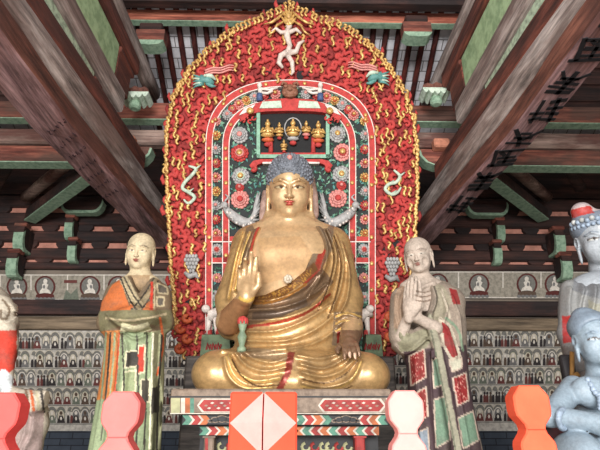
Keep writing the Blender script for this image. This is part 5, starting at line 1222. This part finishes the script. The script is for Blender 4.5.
kc = Vol((1.5, 2.75, 2.05), (2.65, 3.65, 3.0), .0095)
kc.ell(kh.p(0, .14, .34), np.array((.515, .58, .43))*.255, .02, kh.R); kc.ell(kh.p(0, -.44, -.08), np.array((.50, .44, .50))*.255, .03, kh.R, 's'); kc.ell(kh.p(0, .1, -.5), np.array((.7, .8, .5))*.262, .02, kh.R, 's')
kc.ell(kh.p(-.10, .15, .70), np.array((.22, .22, .17))*.255, .04, kh.R)
sculpt_obj('hair', kc, FM['clay_grey'], kn, lambda V: Paint(V, (122, 136, 150)))
b = MB()
for i in range(11):
    a_ = i/10; b.ball(P(588+26*a_, 380+16*math.sin(PI*a_), Yk-.165-.05*math.sin(PI*a_)), .018, 0, 7, 5)
for i in range(4): b.ball(P(600, 398+i*3.6, Yk-.225), .017-.001*i, 0, 7, 5)
b.build('bead_necklace', FM['bead'], kn, True)
for q in ((557, 421, 3.02), (562, 418, 2.98)):
    pass
b = MB(); b.tube([P(563+9.5*math.cos(a_)*.5, 419+9.5*math.sin(a_), Yk-.25+.06*math.cos(a_)) for a_ in np.linspace(0, 2*PI, 13)], .017, 7); b.build('armlet', FM['bead'], kn, True)
b = MB(); b.box((P(560, 470, 3.3)[0]-.2, 3.0, ZP), (P(640, 470, 3.3)[0], 3.75, ZP+.02)); 
# dark red rock it kneels against
t = Vol((1.2, 3.0, ZP-.02), (2.1, 3.7, 2.1), .012); r0 = P(556, 432, 3.42); t.ell(np.array([r0[0], 3.42, r0[2]-.07]), (.25, .14, .20), .05); t.ell(np.array([r0[0]+.02, 3.42, 1.2]), (.30, .18, .27), .1); t.cutbelow(ZP+.003)
V, Q = t.mesh(); mesh_obj('rock_seat', V, Q, plain('dark_red_rock', (106, 54, 56), .7, c2=(62, 48, 52), scale=7, bump=.6), kn, None, None, True)

# ------------------------------------------------------------ partly visible statue at the left edge
Yl = 4.15
le = thing('robed_statue', 'cream and red robed statue cut off by the left edge of the picture', 'statue', (Xu(-20, 470, Yl), Yl, ZP))
lv_ = Vol((-3.1, 3.5, ZP-.02), (-1.8, 4.65, 3.0), .0115)
lv_.pxloft([(282, -45, -5, Yl+.05, .10), (292, -55, 6, Yl+.04, .18), (305, -60, 13, Yl+.02, .22), (330, -58, 15, Yl, .24), (352, -56, 14, Yl, .24), (380, -56, 4, Yl, .24), (410, -56, 12, Yl, .26), (450, -58, 16, Yl, .28), (520, -60, 16, Yl, .3)], .03, pw=2.3, ripple=skirt_ripple(9, .02, 2.2, 1.1))
lv_.cap(P(2, 306, Yl-.05), P(7, 345, Yl-.10), .085, .08, .04); lv_.cap(P(6, 345, Yl-.1), P(5, 382, Yl-.16), .08, .055, .04)
lv_.chain([P(10, 396, Yl-.16), P(26, 402, Yl-.2), P(40, 400, Yl-.22), P(48, 396, Yl-.24)], [.07, .08, .06, .04], .04)
lv_.chain([P(30, 405, Yl-.14), P(33, 425, Yl-.1), P(26, 450, Yl-.08), P(22, 475, Yl-.05), P(20, 510, Yl)], [.07, .10, .10, .12, .14], .05)
for pts, Y, w, am in (([(27, 396), (31, 404), (30, 414)], 3.9, .012, .03), ([(35, 394), (40, 401), (38, 410)], 3.9, .012, .03), ([(36, 412), (33, 432), (24, 450)], 3.95, .014, .035), ([(28, 412), (26, 432), (18, 450)], 3.95, .014, .03), ([(4, 300), (9, 312), (4, 322), (0, 312)], 3.95, .012, .025)): lv_.fold(pts, Y, w, am, .3)
def plv(V):
    p = Paint(V, (190, 180, 162)); F_ = 4.4; p.line([(3, 300), (9, 308), (7, 318), (1, 318), (1, 310)], 1.2, (116, 100, 82), F_)
    p.poly([(-60, 334), (17, 330), (17, 366), (8, 374), (-60, 370)], (196, 62, 46), F_); p.poly([(-60, 372), (6, 370), (14, 378), (10, 392), (-60, 394)], (206, 212, 214), F_)
    for k, c_ in enumerate(((120, 92, 70), (190, 96, 56), (200, 190, 160), (60, 54, 50))): p.line([(26+k*5, 390), (29+k*5, 412)], 1.3, c_, F_)
    p.poly([(14, 414), (44, 410), (40, 520), (8, 520)], (164, 142, 138), F_, .9); return p
lv_.cutbelow(ZP+.003); sculpt_obj('robe', lv_, FM['clay'], le, plv)
# ================================================================== fence at the doorway
PM = plain('red_fence_paint', (222, 80, 76), .5, vary=.12, scale=7, bump=.12)
PP = plain('pale_pink_paint', (222, 142, 136), .5, vary=.1, scale=9, bump=.1)
PW = plain('pink_fence_paint', (216, 102, 98), .5, vary=.12, scale=8, bump=.1)
PO = plain('orange_fence_paint', (220, 88, 62), .5, vary=.16, scale=7, bump=.1)
Yf = 1.5
def baluster(u, vt, k, mat, label, tilt=0):
    c = P(u, vt, Yf); px = (c[1]*cp+(c[2]-E)*sp)/F; ht = 118*px*k
    t = thing('fence_post', label, 'fence post', (c[0], Yf, .0), 'fence posts'); px *= k
    half = [(10, 0), (17.5, -9.5), (18.2, -12), (18.2, -24), (17, -29), (10.5, -37), (9.5, -41), (11, -45), (16.5, -52), (17.5, -56), (17.5, -140)]
    def board(name, hp, y0=Yf-.03, y1=Yf+.03):
        b = MB(); e = 1.6*px
        ol = [(r, z) for r, z in hp]+[(-r, z) for r, z in hp[::-1]]; n = len(ol)
        inn = [((abs(r)-1.5)*(1 if r > 0 else -1), z+(-1.2 if k in (0, n-1) else 0)) for k, (r, z) in enumerate(ol)]
        V = [(c[0]+r*px, y0, c[2]+z*px) for r, z in inn]+[(c[0]+r*px, y0+e, c[2]+z*px) for r, z in ol]+[(c[0]+r*px, y1, c[2]+z*px) for r, z in ol]
        b.add(V, [tuple(range(n)), tuple(range(3*n-1, 2*n-1, -1))]+[(q*n+k, q*n+(k+1) % n, (q+1)*n+(k+1) % n, (q+1)*n+k) for q in (0, 1) for k in range(n)])
        return b.build(name, mat, t)
    board('finial', half[:7]); board('shaft', half[6:])
    zb_ = c[2]-139*px
    b = MB(); w = 13*px; b.box((c[0]-w, Yf-w, 0), (c[0]+w, Yf+w, zb_)); b.build('foot_post', mat, t)
baluster(9, 393, 1.0, PM, 'red octagonal fence post finial at the far left, in front of the left edge statue')
baluster(126, 392, 1.0, PW, 'salmon pink octagonal fence post finial in front of the left monk')
baluster(403, 391, .95, PP, 'pale pink octagonal fence post finial in front of the right monk')
baluster(525, 386, .98, PO, 'orange-red octagonal fence post finial in front of the right mural')
# two gate posts that meet in the middle: faceted heads forming one lozenge
for s, nm in ((-1, 'left'), (1, 'right')):
    Yg = 1.3; u0 = 263.6; ue = u0+s*33.5; a = P(u0, 391.5, Yg); bq = P(ue, 391.5, Yg); w = abs(bq[0]-a[0]); zt = a[2]; zm = P(u0, 423, Yg)[2]; zl = P(u0, 455, Yg)[2]
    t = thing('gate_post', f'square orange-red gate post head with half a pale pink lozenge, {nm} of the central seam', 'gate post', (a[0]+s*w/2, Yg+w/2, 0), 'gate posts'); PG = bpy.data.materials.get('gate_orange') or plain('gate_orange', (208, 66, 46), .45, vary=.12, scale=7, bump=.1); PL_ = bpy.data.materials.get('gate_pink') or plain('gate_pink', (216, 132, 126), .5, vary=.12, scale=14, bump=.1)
    b = MB(); x0, x1 = sorted((a[0]+s*.0015, a[0]+s*w)); b.box((x0, Yg+.012, 0), (x1, Yg+w, zt), 0, .004); b.build('post', PG, t)
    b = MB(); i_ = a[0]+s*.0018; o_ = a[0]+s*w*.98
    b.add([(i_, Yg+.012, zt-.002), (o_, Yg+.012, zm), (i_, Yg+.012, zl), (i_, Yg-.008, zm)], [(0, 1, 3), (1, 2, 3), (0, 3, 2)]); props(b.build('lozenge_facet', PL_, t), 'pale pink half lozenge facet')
    b = MB(); b.box((x0, Yg+.002, zl-.02), (x1, Yg+.012, zl-.001)); b.build('moulding', PM, t)
for m_ in (PM, PP, PW, PO, bpy.data.materials['gate_orange'], bpy.data.materials['gate_pink']):
    m_.node_tree.nodes['Principled BSDF'].inputs['Specular IOR Level'].default_value = .08; m_.node_tree.nodes['Principled BSDF'].inputs['Roughness'].default_value = .8
# ================================================================== light
w = bpy.data.worlds.new('world'); sc.world = w; w.use_nodes = True
w.node_tree.nodes['Background'].inputs['Color'].default_value = (.80, .88, 1, 1); w.node_tree.nodes['Background'].inputs['Strength'].default_value = .2
def area(name, loc, tgt, sx, sy, power, col=(1, 1, 1)):
    l = bpy.data.lights.new(name, 'AREA'); l.shape = 'RECTANGLE'; l.size = sx; l.size_y = sy; l.energy = power; l.color = col
    o = bpy.data.objects.new(name, l); COL.objects.link(o); o.location = loc
    d = np.array(tgt, float)-np.array(loc, float); import mathutils
    o.rotation_euler = mathutils.Vector(d).to_track_quat('-Z', 'Y').to_euler(); return o
area('doorway_daylight', (-.8, -5.5, 3.0), (0, 5, 2.9), 5.5, 3.0, 1750, (1, .98, .96))
area('courtyard_ground_bounce', (0, -1.0, .15), (0, 4.5, 3.6), 6.0, 1.6, 190, (1, .93, .84))
vs = sc.view_settings; sc.display_settings.display_device = 'sRGB'; vs.view_transform = 'Standard'; vs.look = 'None'; vs.gamma = 1.0; vs.use_curve_mapping = False; vs.exposure = -0.06
sc.cycles.use_denoising = True; sc.cycles.max_bounces = 6
